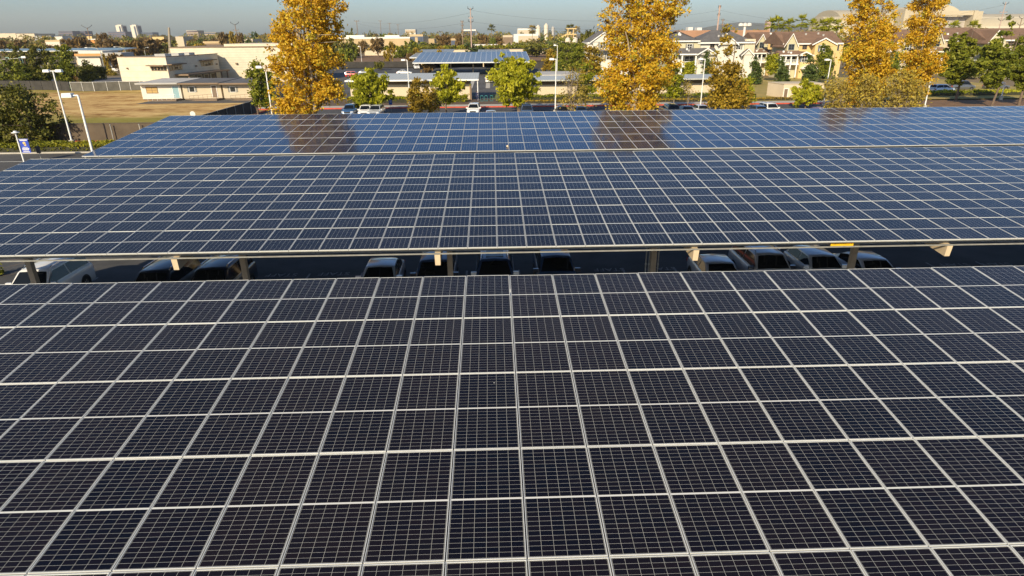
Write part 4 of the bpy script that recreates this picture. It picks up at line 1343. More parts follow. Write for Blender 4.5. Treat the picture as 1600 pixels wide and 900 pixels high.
# conifers and greens before the houses
for k, (px, Y, l, r_, top, bot, mm, lab) in enumerate((
        (1180, 150, 1170, 1191, 92, 126, 'leaf_conifer', 'cone shaped dark evergreen left of the round shrub by the yellow houses'),
        (1223, 146, 1212, 1235, 92, 128, 'leaf_conifer', 'cone shaped dark evergreen between the yellow houses'),
        (1266, 146, 1253, 1280, 88, 126, 'leaf_conifer', 'cone shaped dark evergreen beside the blue door'),
        (1105, 158, 1094, 1116, 84, 120, 'leaf_conifer', 'dark evergreen before the grey roofed house behind the lamp'),
        (712 + 366, 158, 1070, 1086, 100, 122, 'leaf_lime', 'small lime bush before the grey roofed house'),
        (1207, 160, 1196, 1220, 90, 112, 'leaf_lime', 'small round lime tree in front of the yellow houses'),
        (1290, 150, 1276, 1306, 74, 116, 'leaf_green', 'tall green tree left of the broad golden sycamore'),
        (884, 190, 872, 902, 64, 108, 'leaf_green', 'green tree behind the second lamp head in the middle'),
        (905, 180, 896, 918, 70, 108, 'leaf_green', 'second green tree near the white gabled house'),
        (862, 205, 852, 880, 82, 108, 'leaf_olivegold', 'gold tinged tree behind the tall middle lamp'),
        (925, 150, 910, 945, 78, 120, 'leaf_olivegold', 'gold tinged tree left of the tallest sycamore'))):
    pr = []
    for f in (0, .2, .4, .6, .8, 1):
        w_ = (r_ - l) / 2 * ((.25 + .75 * f ** .8) if mm == 'leaf_conifer' else (.45 + .55 * math.sin(PI * min(.95, .15 + f * .75))))
        pr.append((top + (bot - top) * f, px - w_, px + w_))
    px_tree('evergreen_tree' if mm == 'leaf_conifer' else 'garden_tree', lab, 'tree', Y, px, l, r_, 0, 0, 50 + k, M[mm], pr, 3200, .34, bias=.55, trunk=(P(px, top + 6, Y)[1] * .95, .14), clump=.5, per=36, shell=.45, limbs=6, group='garden trees by the houses')
# the round tree and the trees at the left
px_tree('round_tree', 'big round dark tree in front of the brown wall on the left', 'tree', 75, 40, -40, 92, 0, 0, 70, M['leaf_dark'],
        [(146, -10, 50), (160, -30, 68), (175, -45, 82), (190, -48, 88), (204, -46, 90), (214, -30, 80)], 16000, .22, bias=.58, trunk=(4.6, .22), clump=.55, per=60, shell=.55)
for k, (px, base, l, r_, top, mm, lab) in enumerate((
        (20, 138, -12, 60, 100, 'leaf_green', 'bushy green tree at the left edge behind the fence'),
        (60, 136, 30, 82, 76, 'leaf_dark', 'broad grey green tree behind the street light on the left'),
        (30, 128, -10, 60, 78, 'leaf_dark', 'dark tall tree at the left edge behind the traffic signal'),
        (98, 128, 80, 118, 73, 'leaf_green', 'tallest bright green tree beside the lamp with two heads'),
        (135, 130, 122, 146, 98, 'leaf_dark', 'pine like dark tree in front of the white store'),
        (155, 124, 146, 164, 104, 'leaf_dark', 'rounded dark bush right of the pine in front of the white store'),
        (108, 128, 92, 124, 100, 'leaf_green', 'low green tree under the bright green one'),
        (64, 132, 44, 80, 108, 'leaf_green', 'pale green bush by the pole of the left street light'),
        (172, 118, 164, 182, 114, 'leaf_dry', 'low dry bush by the road next to the cream hall'),
        (124, 128, 118, 132, 116, 'leaf_brown', 'small rusty shrub behind the field fence'))):
    x, Y = G(px, base)
    pr = []
    for f in (0, .2, .4, .6, .8, 1):
        w_ = (r_ - l) / 2 * (.5 + .5 * math.sin(PI * min(.95, .1 + f * .75)))
        pr.append((top + 3 + (base - top - 7) * f, px - w_, px + w_))
    px_tree('street_tree', lab, 'tree', Y, px, l, r_, 0, 0, 80 + k, M[mm], pr, 4200, .42, bias=.55, trunk=(max(1.2, P(px, top + 8, Y)[1] * .9), .18), clump=.6, per=40, shell=.5, limbs=7, group='trees by the left boulevard')


# hedges: tight boxes of leaves
def hedge(name, label, x0, x1, y0, y1, h, n, m, seed, leaf=.12, z=0.0, group=None):
    nr = np.random.default_rng(seed)
    p = np.column_stack([nr.uniform(0, x1 - x0, n), nr.uniform(0, y1 - y0, n), h * (nr.uniform(0, 1, n) ** .5)])
    p[:, 2] *= 1 + .12 * np.sin(p[:, 0] * 1.7) * np.sin(p[:, 0] * .6 + 1)
    tint = .5 + .18 * np.sin(p[:, 0] * .5) + nr.normal(0, .2, n)
    me = leaves_mesh(name, p, tint, leaf, nr, m)
    t = thing(name, label, 'hedge' if 'hedge' in name else 'plants', (x0, y0, z), 0, group)
    c = bpy.data.objects.new('foliage', me); COL.objects.link(c); c.parent = t
    MB().box(.1, x1 - x0 - .1, .1, y1 - y0 - .1, 0, h * .7).build('stems', mat('twigs', (.03, .03, .015), .9, 0, .3, 3) if 'twigs' not in MATS else MATS['twigs'], t)
    return t


hedge('hedge', 'low clipped yellow green hedge along the road on the left', -85, -36, 69.9, 73.2, .75, 26000, M['leaf_hedge'], 5, .20)
hedge('hedge', 'low green planting in front of the left school wall', -26, -4.6, 117, 120.4, .9, 6000, M['leaf_lime'], 6, .24, .17)
hedge('hedge', 'low green planting in front of the right school wall', 4.5, 48, 116.6, 119.6, 1.0, 9000, M['leaf_green'], 7, .26, .17)
hedge('hedge', 'orange brown ground planting along the pavement', 4.5, 60, 114, 116.4, .35, 5000, M['leaf_olivegold'], 8, .22, .17)
hedge('hedge', 'low bright hedge along the street behind the right pines', 80, 150, 118.5, 122.5, .9, 8000, M['leaf_lime'], 9, .3, .03)
hedge('hedge', 'long olive green hedge bank behind the far carports', -70, 62, 405, 414, 4.6, 16000, M['leaf_hedge'], 10, .9)
for k, (px, py) in enumerate(((722, 156), (722, 150))):
    pass
px_tree('round_shrub', 'round bright green shrub at the right end of the left school wall', 'shrub', 117.5, 722, 712, 733, 0, .17, 95, M['leaf_lime'], [(152, 716, 730), (157, 713, 733)], 900, .22, bias=.5, trunk=(.9, .06), clump=.3, per=20)
px_tree('round_shrub', 'green shrub by the sunlit edge of the nearest car stalls', 'shrub', 31.5, 2, -12, 7, 0, 0, 96, M['leaf_green'], [(424, -10, 4), (432, -12, 6), (440, -12, 7)], 900, .10, bias=.75, trunk=(.8, .03), clump=.16, per=20)

# ================================================================== buildings
mat('stucco_cream', (0.60, 0.50, 0.36), .9, 0, .06, .3)
lines_mat('stucco_lined', (0.60, 0.54, 0.42), (0.50, 0.43, 0.31), 1.35, .07)
mat('stucco_pale', (0.52, 0.44, 0.32), .9, 0, .07, .4)
mat('stucco_yellow', (0.60, 0.44, 0.20), .9, 0, .06, .4)
mat('stucco_white', (0.62, 0.59, 0.52), .9, 0, .06, .4)
mat('stucco_tan', (0.48, 0.36, 0.20), .9, 0, .08, .2)
mat('siding_olive', (0.50, 0.46, 0.30), .9, 0, .06, .5)
lines_mat('gym_siding', (0.60, 0.53, 0.40), (0.44, 0.38, 0.29), 0.62, 0.07)
mat('trim_white', (0.78, 0.77, 0.73), .7, 0, .04, 1)
mat('trim_brown', (0.20, 0.14, 0.09), .8, 0, .12, 1)
mat('roof_grey', (0.115, 0.11, 0.11), .9, 0, .2, .8)
mat('roof_brown', (0.19, 0.115, 0.075), .9, 0, .2, .8)
lines_mat('roof_metal', (0.50, 0.51, 0.46), (0.38, 0.39, 0.36), .5, .06, .45, 'X', .2)
mat('roof_flat', (0.40, 0.39, 0.37), .9, 0, .12, .3)
mat('roof_dark_felt', (0.10, 0.10, 0.105), .9, 0, .2, .4)
mat('window_glass', (0.025, 0.03, 0.035), .08, 0, 0, spec=.6)
mat('shutter_blue', (0.12, 0.15, 0.19), .7, 0, .06, 2)
mat('shutter_grey', (0.20, 0.20, 0.18), .7, 0, .06, 2)
mat('door_blue', (0.07, 0.16, 0.23), .6, 0, .06, 2)
mat('door_teal', (0.22, 0.36, 0.40), .6, 0, .06, 2)
mat('door_brown', (0.17, 0.12, 0.08), .6, 0, .06, 2)
mat('blind_tan', (0.42, 0.28, 0.10), .7, 0, .06, 2)


class House:
    """features given by their pixel corners on a facade at depth Y become metre-true geometry"""
    def __init__(self, name, label, cat, Y, px, group=None, z=0.0):
        self.Y, self.z = Y, z
        self.x = P(px, 100, Y)[0]
        self.t = thing(name, label, cat, (self.x, Y, z), 0, group)

    def p(self, px, py, dy=0.0):
        x, z = P(px, py, self.Y + dy)
        return x - self.x, z - self.z

    def rect(self, x0, y0, x1, y1, dy=0.0):
        xm, ym = (x0 + x1) / 2, (y0 + y1) / 2
        a, _ = self.p(x0, ym, dy); b, _ = self.p(x1, ym, dy)
        _, z1 = self.p(xm, y0, dy); _, z0 = self.p(xm, y1, dy)
        return a, b, z0, z1

    def block(self, nm, x0, y0, x1, y1, m, dy=0.0, depth=8.0, ground=False, parent=None):
        a, b, z0, z1 = self.rect(x0, y0, x1, y1, dy)
        if ground: z0 = 0 - self.z if False else 0
        return MB().box(a, b, dy, dy + depth, z0, z1).build(nm, M[m], parent or self.t)

    def window(self, x0, y0, x1, y1, dy=0.0, frame='trim_white', shutter=None, mull=True, glass='window_glass'):
        a, b, z0, z1 = self.rect(x0, y0, x1, y1, dy)
        f = MB()
        w = .09
        f.box(a - w, a, dy - .07, dy - .003, z0 - w, z1 + w).box(b, b + w, dy - .07, dy - .003, z0 - w, z1 + w).box(a, b, dy - .07, dy - .003, z1, z1 + w).box(a, b, dy - .09, dy - .003, z0 - w, z0)
        if mull:
            f.box((a + b) / 2 - .03, (a + b) / 2 + .03, dy - .055, dy - .034, z0, z1)
            f.box(a, (a + b) / 2 - .03, dy - .055, dy - .034, (z0 + z1) / 2 - .03, (z0 + z1) / 2 + .03).box((a + b) / 2 + .03, b, dy - .055, dy - .034, (z0 + z1) / 2 - .03, (z0 + z1) / 2 + .03)
        o = f.build('window', M[frame], self.t)
        MB().box(a, b, dy - .03, dy - .004, z0, z1).build('pane', M[glass], o)
        if shutter:
            sw = max(.32, (b - a) * .32)
            for s0, s1 in ((a - w - sw - .03, a - w - .03), (b + w + .03, b + w + sw + .03)):
                MB().box(s0, s1, dy - .06, dy - .003, z0 - .05, z1 + .05).build('shutter', M[shutter], o)
        return o

    def door(self, x0, y0, x1, y1, m, dy=0.0):
        a, b, z0, z1 = self.rect(x0, y0, x1, y1, dy)
        o = MB().box(a, b, dy - .05, dy - .003, max(0, z0), z1).build('door', M[m], self.t)
        MB().box(a - .1, a, dy - .08, dy - .003, max(0, z0), z1 + .1).box(b, b + .1, dy - .08, dy - .003, max(0, z0), z1 + .1).box(a, b, dy - .08, dy - .003, z1, z1 + .1).build('door_frame', M['trim_white'], o)
        return o

    def gable_front(self, nm, x0, ye, x1, yr, m_roof, m_wall, dy=0.0, depth=6.0, over=.4, trim='trim_white', wall_nm='gable_wall'):
        """a roof whose gable faces the viewer: eaves row ye, ridge row yr"""
        a, b, _, ze = self.rect(x0, ye, x1, ye + 5, dy)
        zr = self.p((x0 + x1) / 2, yr, dy)[1]
        MB().gable(a - over, b + over, dy - over, dy + depth, ze - over * (zr - ze) / ((b - a) / 2), zr, 'y', .22).build(nm, M[m_roof], self.t)
        xm = (a + b) / 2
        d = .24
        w = MB()
        w.v = [(a, dy + .002, ze - d), (b, dy + .002, ze - d), (xm, dy + .002, zr - d), (a, dy + .25, ze - d), (b, dy + .25, ze - d), (xm, dy + .25, zr - d)]
        w.f = [(0, 1, 2), (5, 4, 3), (0, 3, 4, 1), (1, 4, 5, 2), (2, 5, 3, 0)]; w.m = [0] * 5
        w.build(wall_nm, M[m_wall], self.t)
        tb = MB()
        sl = (zr - ze) / ((b - a) / 2)
        for s, (xa) in ((-1, a - over), (1, b + over)):
            zz = ze - over * sl
            e1, e2 = -over - .05, -over - .004
            lo = [(xa, dy + e1, zz - .26), (xa, dy + e2, zz - .26), (xm, dy + e2, zr - .26), (xm, dy + e1, zr - .26)]
            hi = [(p_[0], p_[1], p_[2] + .30) for p_ in lo]
            tb.hexa(lo, hi)
        tb.build('barge_board', M[trim], self.t)

    def hip(self, nm, x0, ye, x1, yr, m, dy=-.5, depth=12.0, hipl=True, hipr=True):
        """a roof whose slope faces the viewer"""
        a, b, _, ze = self.rect(x0, ye, x1, ye + 5, dy)
        zr = self.p((x0 + x1) / 2, yr, dy + depth / 2)[1]
        ym = dy + depth / 2
        ia = a + (depth * .42 if hipl else 0)
        ib = b - (depth * .42 if hipr else 0)
        w = MB()
        w.v = [(a, dy, ze), (b, dy, ze), (b, dy + depth, ze), (a, dy + depth, ze), (ia, ym, zr), (ib, ym, zr),
               (a, dy, ze - .25), (b, dy, ze - .25), (b, dy + depth, ze - .25), (a, dy + depth, ze - .25)]
        w.f = [(0, 1, 5, 4), (1, 2, 5), (2, 3, 4, 5), (3, 0, 4), (6, 7, 1, 0), (7, 8, 2, 1), (8, 9, 3, 2), (9, 6, 0, 3), (9, 8, 7, 6)]
        w.m = [0] * 9
        o = w.build(nm, M[m], self.t)
        MB().box(a, b, dy - .05, dy - .004, ze - .3, ze + .02).build('gutter', M['trim_white'], o)
        rn_ = random.Random(int(x0))
        for _ in range(3):                          # little roof vents
            f = rn_.uniform(.2, .8); g = rn_.uniform(.3, .8)
            xx, yy, zz = ia + (ib - ia) * f, dy + (ym - dy) * g, ze + (zr - ze) * g
            MB().box(xx - .2, xx + .2, yy - .2, yy + .2, zz - .1, zz + .35).build('roof_vent', M['trim_white'] if rn_.random() < .4 else M['roof_flat'], o)
        return o

    def post(self, px, y0, y1, m='trim_white', dy=-1.6, w=.16):
        x, z1 = self.p(px, y0, dy); _, z0 = self.p(px, y1, dy)
        return MB().box(x - w, x + w, dy - w, dy + w, max(0, z0), z1).build('porch_post', M[m], self.t)


# ---- cream hall (left): a sunlit face, a receding wing wall and a tall ribbed block behind
h = House('school_hall', 'large cream hall with tall ribbed block and shaded side wall, behind the portable classrooms', 'building', 156, 190)
A = (P(187, 110, 156)[0] - h.x, 0.0)
xB, _ = P(258, 88, 152)
B_ = (xB - h.x, -4.0)
zt = P(188, 89, 156)[1]
xC = P(342, 100, 176)[0] - h.x
Cc = (xC, 20.0)
D_ = (A[0] + 6, 34.0)
wall = MB()
for (p0, p1) in ((A, B_), (B_, Cc), (Cc, D_), (D_, A)):
    wall.poly([(p0[0], p0[1], 0), (p1[0], p1[1], 0), (p1[0], p1[1], zt), (p0[0], p0[1], zt)])
wall.build('wall', M['stucco_lined'], h.t)
MB().poly([(A[0], A[1], zt - .5), (B_[0], B_[1], zt - .5), (Cc[0], Cc[1], zt - .5), (D_[0], D_[1], zt - .5)]).build('flat_roof', M['roof_flat'], h.t, recalc=False)


def along(p0, p1, f, off=0.0):
    d = Vector((p1[0] - p0[0], p1[1] - p0[1], 0)); n = Vector((d.y, -d.x, 0)).normalized()
    q = Vector((p0[0], p0[1], 0)) + d * f + n * off
    return q.x, q.y


def wall_box(nm, p0, p1, f0, f1, z0, z1, proud, m, parent=None, back=.004):
    a, b = along(p0, p1, f0, back), along(p0, p1, f1, back)
    c, d = along(p0, p1, f1, proud), along(p0, p1, f0, proud)
    q = [a, d, c, b]
    return MB().hexa([(x, y, z0) for x, y in q], [(x, y, z1) for x, y in q]).build(nm, M[m], parent or h.t)


wall_box('parapet_cap', A, B_, -.004, 1.004, zt, zt + .12, .14, 'trim_brown', back=-.3)
wall_box('parapet_cap', B_, Cc, -.004, 1.004, zt, zt + .12, .14, 'trim_brown', back=-.3)
for (p0, p1, f0, f1, z0, z1) in ((A, B_, .67, .99, 4.3, 5.2), (B_, Cc, .03, .26, 4.3, 5.4), (B_, Cc, .62, .88, 4.6, 5.7)):
    aw = wall_box('awning', p0, p1, f0 - .03, f1 + .01, z1 + .12, z1 + .36, 1.1, 'trim_brown')
    n = 5
    for k in range(n):
        a, b = f0 + (f1 - f0) * k / n, f0 + (f1 - f0) * (k + .86) / n
        w_ = wall_box('window', p0, p1, a, b, z0, z1, .08, 'blind_tan' if p0 == B_ else 'trim_brown')
        wall_box('pane', p0, p1, a + (b - a) * .1, b - (b - a) * .1, z0 + .1, z1 - .1, .10, 'window_glass', w_, .082)
for (p0, p1, f) in ((A, B_, .17), (A, B_, .80), (B_, Cc, .14), (B_, Cc, .50), (B_, Cc, .72), (B_, Cc, .93)):
    wall_box('wall_lamp', p0, p1, f, f + .025 if p0 == A else f + .018, zt - 2.6, zt - 2.3, .35, 'trim_brown')
# covered walk along the wing
cw = wall_box('walkway_roof', B_, Cc, .10, .95, 3.1, 3.45, 3.2, 'trim_brown')
for k in range(7):
    f = .12 + .13 * k
    wall_box('walkway_post', B_, Cc, f, f + .012, 0, 3.1, 3.1, 'trim_brown', cw, 2.85)
for f in (.30, .52, .66, .80):
    wall_box('door', B_, Cc, f, f + .06, 0, 2.5, .08, 'door_brown')
for k, f in enumerate((.18, .42, .62)):
    wall_box('roof_unit', B_, Cc, f, f + .11, zt - .5, zt + .55, -2.5, 'roof_flat', None, -5)
x0, _ = P(270, 100, 178); x1 = P(470, 100, 178)[0]
zt2 = P(330, 74.5, 178)[1]
tall = MB().box(x0 - h.x, x1 - h.x, 22, 46, 0, zt2)
tall.build('tall_block', M['gym_siding'], h.t)
MB().box(x0 - h.x - .12, x1 - h.x + .12, 21.85, 46.1, zt2, zt2 + .25).build('parapet_cap', M['trim_brown'], h.t)
xs_ = P(345, 70, 178)[0] - h.x
MB().box(xs_, x1 - h.x, 24, 45, zt2 + .25, zt2 + .85).build('roof_step', M['gym_siding'], h.t)
MB().box(x0 - h.x, x1 - h.x, 21.93, 21.996, 0, 2.6).build('plinth', M['stucco_cream'], h.t)
for px in (369, 430):
    xx = P(px, 92, 178)[0] - h.x
    MB().box(xx - .25, xx + .25, 21.6, 21.99, zt2 - 4.2, zt2 - 3.8).build('wall_lamp', M['trim_brown'], h.t)

# ---- three portable classrooms
for k, (l, r_, m_, dm, lab) in enumerate(((221, 283, 'stucco_white', 'door_teal', 'white portable classroom with a teal door and tan blinds, leftmost of the three'), (286, 346, 'stucco_pale', 'door_brown', 'beige portable classroom between the white one and the tree'),
                                          (349, 412, 'stucco_pale', 'door_brown', 'beige portable classroom half hidden by the golden tree'))):
    c = House('portable_classroom', lab, 'classroom', 129, l, 'portable classrooms beside the dry field')
    a, b, z0, z1 = c.rect(l, 131, r_, 156)
    MB().box(a, b, 0, 9.5, .25, z1).build('wall', M[m_], c.t)
    rf = MB()
    lo = [(a - .25, -1.3, z1 + .02), (b + .22, -1.3, z1 + .02), (b + .22, 9.8, z1 + .25), (a - .25, 9.8, z1 + .25)]
    rf.hexa([(x, y, z - .0) for x, y, z in lo], [(x, y, z + .22) for x, y, z in lo])
    ro = rf.build('roof', M['roof_flat'] if k == 0 else M['roof_dark_felt'], c.t)
    MB().box(a - .27, b + .24, -1.36, -1.305, z1 - .02, z1 + .26).build('gutter', M['trim_brown'] if k else M['roof_flat'], ro)
    MB().box(a + .1, b - .1, .1, 9.3, 0, .25).build('skirt', M['trim_brown'], c.t)
    wd = (r_ - l)
    if k == 0:
        c.window(l + wd * .13, 136.5, l + wd * .40, 145, 0, 'trim_brown', None, True, 'blind_tan')
        c.door(l + wd * .80, 135, l + wd * .95, 153, dm)
    else:
        c.window(l + wd * .17, 136, l + wd * .30, 143.5, 0, 'trim_white', 'shutter_grey', False)
        c.door(l + wd * .76, 134, l + wd * .88, 152, dm)
    rp = MB()                                              # ramp with handrails
    ra, rb = a + (b - a) * .28, b - (b - a) * .02
    rp.hexa([(ra, -2.4, .0), (rb, -2.4, .0), (rb, -.05, .0), (ra, -.05, .0)], [(ra, -2.4, .03), (rb, -2.4, .34), (rb, -.05, .34), (ra, -.05, .03)])
    rpo = rp.build('ramp', M['trim_brown'], c.t)
    hr = MB()
    n = 6
    hr.tube([(ra, -2.35, .95), (rb, -2.35, 1.3)], .03, 6).tube([(ra, -2.35, .5), (rb, -2.35, .85)], .022, 6)
    for i in range(n + 1):
        xx = ra + (rb - ra) * i / n
        hr.tube([(xx, -2.35, .02), (xx, -2.35, .95 + .35 * i / n)], .025, 6)
    hr.build('handrail', M['trim_brown'] if k else M['white_metal'], rpo)

# ---- school wings with metal roofs
def wing(label, l, r_, ywall, ytop, ybase, yroof, Y, px_end=None, depth=9.0):
    c = House('school_wing', label, 'building', Y, l, 'low school wings behind the red kerb', .17)
    a, b, z0, z1 = c.rect(l, ytop, r_, ybase)
    MB().box(a, b, 0, depth, -.2, z1).build('wall', M['stucco_cream'], c.t)
    MB().box(a, b, .05, depth - .05, z1, z1 + .75).build('eave_shade_band', M['trim_brown'], c.t)  # upper wall strip: the eave shadow is put into its dark brown
    zr0 = z1 + .75
    zr1 = zr0 + (depth + 3) * .045
    lo = [(a - .4, -1.9, zr0), (b + 1.7, -1.9, zr0), (b + 1.7, depth + .6, zr1), (a - .4, depth + .6, zr1)]
    ro = MB().hexa([(x, y, z) for x, y, z in lo], [(x, y, z + .16) for x, y, z in lo]).build('roof', M['roof_metal'], c.t)
    MB().box(a - .45, b + 1.75, -1.98, -1.905, zr0 - .06, zr0 + .2).build('gutter', M['trim_white'], ro)
    MB().box(b + .01, b + .35, -.3, .5, -.2, z1 - .01).build('pier', M['trim_brown'], c.t)
    MB().tube([(b + 1.55, -1.7, -.2), (b + 1.55, -1.7, zr0)], .09, 8).build('canopy_post', M['white_metal'], c.t)
    return c


wing('low cream school wing with a metal roof behind the bronze tree', 548, 734, 0, 132, 160, 118, 121.5)
c = House('school_wing', 'long low cream school wing right of the tall middle lamp', 'building', 121, 838, 'low school wings behind the red kerb', .17)
a, b, z0, z1 = c.rect(838, 131, 1140, 157)
MB().box(a, b, 0, 9, -.2, z1).build('wall', M['stucco_cream'], c.t)
MB().box(a, b, .04, 8.9, z1, z1 + .75).build('eave_shade_band', M['trim_brown'], c.t)  # eave shadow painted as a dark brown strip above the wall
zr0 = z1 + .75
lo = [(a - 1.2, -1.9, zr0), (b + .8, -1.9, zr0), (b + .8, 9.5, zr0 + .05), (a - 1.2, 9.5, zr0 + .05)]
MB().hexa(lo, [(x, y, z + .22) for x, y, z in lo]).build('roof', M['roof_metal'], c.t)
MB().box(a + 2, a + 9, 10, 21, 0, z1 + .9).build('rear_block', M['stucco_cream'], c.t)
MB().box(a + 1.6, a + 9.4, 9.6, 21.4, z1 + .9, z1 + 1.2).build('rear_roof', M['roof_flat'], c.t)
# bike enclosure walls beyond the gap, lawn patch
sheet('lawn', P(766, 125, 128)[0], P(778, 125, 128)[0], 124, 134, 0.03, M['grass_bright'])
# ---- pump shed
c = House('utility_shed', 'plain pale concrete shed with a dark door on the grass slope', 'shed', 118.5, 1216, None, .15)
a, b, z0, z1 = c.rect(1216, 131.5, 1287, 156)
lo = [(a, 4.2, -.15), (a + 1.6, 0, -.15), (b, 0, -.15), (b, 9, -.15)]
lo = [(a + .9, 0, -.15), (b, 0, -.15), (b, 5, -.15), (a, 5, -.15)]
MB().hexa(lo, [(x, y, z1) for x, y, z in lo]).build('wall', M['stucco_cream'], c.t)
MB().hexa([(x + (-.08 if x < 5 else .08), y + (-.08 if y < 2 else .08), z1) for x, y, z in lo], [(x + (-.08 if x < 5 else .08), y + (-.08 if y < 2 else .08), z1 + .12) for x, y, z in lo]).build('flat_roof', M['stucco_pale'], c.t)
c.door(1224.5, 139, 1230, 155, 'door_brown', -.01)

# ---- townhouses
def townhouse_grey():
    c = House('townhouse_row', 'white and olive townhouses with grey roofs behind the olive and gold tree', 'townhouse', 172, 1050, 'townhouses beyond the school')
    c.block('wall', 1048, 63, 1092, 124, 'siding_olive', 0, 11, True)
    c.block('wall', 1090, 66, 1163, 124, 'stucco_white', .6, 10, True)
    c.block('wall', 1161, 61, 1177, 124, 'stucco_cream', .3, 10, True)
    c.hip('roof', 1040, 63.5, 1094, 49, 'roof_grey', -.6, 12)
    c.hip('roof', 1090, 66, 1180, 47, 'roof_grey', -.2, 12.5)
    c.gable_front('gable_roof', 1124, 68, 1152, 56, 'roof_grey', 'stucco_white', -.2, 6)
    c.block('bay', 1050, 93, 1066, 124, 'stucco_white', -1.2, 1.2, True)
    c.hip('porch_roof', 1062, 84, 1122, 75, 'roof_grey', -3.2, 6.4, False, False)
    c.gable_front('porch_gable', 1091, 83.5, 1118, 75, 'roof_grey', 'stucco_white', -3.4, 3.4)
    c.block('bay', 1089, 86, 1119, 124, 'stucco_white', -2.4, 3.0, True)
    for px in (1066.5, 1088):
        c.post(px, 84, 124, dy=-2.8)
    bal = c.block('balcony', 1066, 103, 1089, 105, 'trim_white', -2.9, 2.8)
    for px in np.linspace(1067, 1088, 12):
        x, z = c.p(px, 97, -2.8); _, zb = c.p(px, 103, -2.8)
        MB().box(x - .05, x + .05, -2.84, -2.76, zb, z).build('baluster', M['trim_white'], bal)
    x0, z = c.p(1066, 96.5, -2.8); x1, _ = c.p(1089, 96.5, -2.8)
    MB().box(x0, x1, -2.86, -2.74, z, z + .1).build('handrail', M['trim_white'], bal)
    c.window(1074, 69, 1081, 77, 0, 'trim_white', 'shutter_grey')
    c.window(1070, 88, 1084, 97, 0, 'trim_white', None)
    c.window(1110, 67.5, 1116, 74, .6, 'trim_brown', None)
    c.window(1094, 92, 1100, 100, -2.4, 'trim_white', 'shutter_grey')
    c.window(1150, 70, 1157, 77, .6, 'trim_white', 'shutter_grey')
    c.window(1168, 63.5, 1171, 67.5, .3)
    c.window(1052, 86, 1059, 94, 0, 'trim_white', 'shutter_grey')
    c.door(1071.5, 108, 1077, 124, 'shutter_grey', 0)
    c.window(1079, 109, 1082, 118, 0)
    c.door(1161, 109, 1166, 124, 'shutter_grey', .3)
    c.gable_front('gable_roof', 1160, 84, 1176, 76, 'roof_grey', 'stucco_white', -.8, 2.5)
    c.block('bay', 1161, 86, 1175, 124, 'stucco_white', -.6, .9, True)


townhouse_grey()


def townhouse_yellow(l, label, Y, wd, eave, ridge, base, full=True, wallm='stucco_yellow'):
    """an L shaped house: a slim blue-grey gabled bay on the left and a wide yellow gable on the right"""
    c = House('townhouse', label, 'townhouse', Y, l, 'townhouses beyond the school')
    s = wd / 95.0
    X = lambda v: l + v * s
    c.block('wall', X(4), eave, X(96), base, wallm, 1.2, 11, True)
    c.block('wall', X(0), eave + 1, X(20), base, 'siding_olive', -.4, 9, True)
    c.block('wall', X(48), eave, X(86), base, wallm, -.6, 9, True)
    c.hip('roof', X(-4), eave, X(100), ridge, 'roof_brown', .6, 13, False, False)
    c.gable_front('gable_roof', X(0), eave + 1, X(20), ridge + 3, 'roof_brown', 'siding_olive', -.4, 7)
    c.gable_front('gable_roof', X(48), eave + .5, X(86), eave - 8.5, 'roof_brown', wallm, -.6, 7)
    c.window(X(6), eave + 2, X(15), eave + 10, -.4, 'shutter_blue', None)
    c.window(X(30), eave + 3, X(37), eave + 9, 1.2, 'trim_brown', None)
    c.window(X(60), eave + 3.5, X(69), eave + 13, -.6, 'trim_white', 'shutter_blue')
    # porch roof, balcony and posts of the left half
    c.hip('porch_roof', X(-9), eave + 18, X(30), eave + 11.5, 'roof_brown', -3.0, 5, False, False)
    c.gable_front('porch_gable', X(22), eave + 18, X(46), eave + 13, 'roof_brown', wallm, -2.6, 4)
    c.block('bay', X(24), eave + 18.5, X(46), base, wallm, -1.8, 3.2, True)
    for v in (-7, 2, 11, 22):
        c.post(X(v), eave + 18, base, dy=-2.6, w=.13)
    bal = c.block('balcony', X(-8), eave + 32, X(23), eave + 34, 'trim_white', -2.8, 3.6)
    for v in np.linspace(-7, 22, 12):
        x, z = c.p(X(v), eave + 27, -2.7); _, zb = c.p(X(v), eave + 32, -2.7)
        MB().box(x - .06, x + .06, -2.75, -2.65, zb, z).build('baluster', M['trim_white'], bal)
    x0, z = c.p(X(-8), eave + 26.5, -2.7); x1, _ = c.p(X(23), eave + 26.5, -2.7)
    MB().box(x0, x1, -2.77, -2.63, z, z + .1).build('handrail', M['trim_white'], bal)
    c.window(X(0), eave + 20, X(6), eave + 29, -.4, 'shutter_blue', None)
    c.window(X(10), eave + 20, X(16), eave + 29, -.4, 'shutter_blue', None)
    c.window(X(29), eave + 20, X(37), eave + 29, -1.8, 'trim_white', 'shutter_blue')
    c.block('porch', X(34), eave + 38, X(52), base, 'stucco_white', -3.4, 2.8, True)
    c.gable_front('porch_gable', X(33), eave + 38, X(53), eave + 33, 'trim_white', 'stucco_white', -3.4, 2.8)
    c.door(X(40.5), base - 13, X(46.5), base, 'door_blue', -3.4)
    c.window(X(88), eave + 4, X(92), eave + 11, 1.2, 'shutter_blue', None)
    c.window(X(64), eave + 26, X(72), eave + 35, -.6, 'trim_white', 'shutter_blue')
    return c


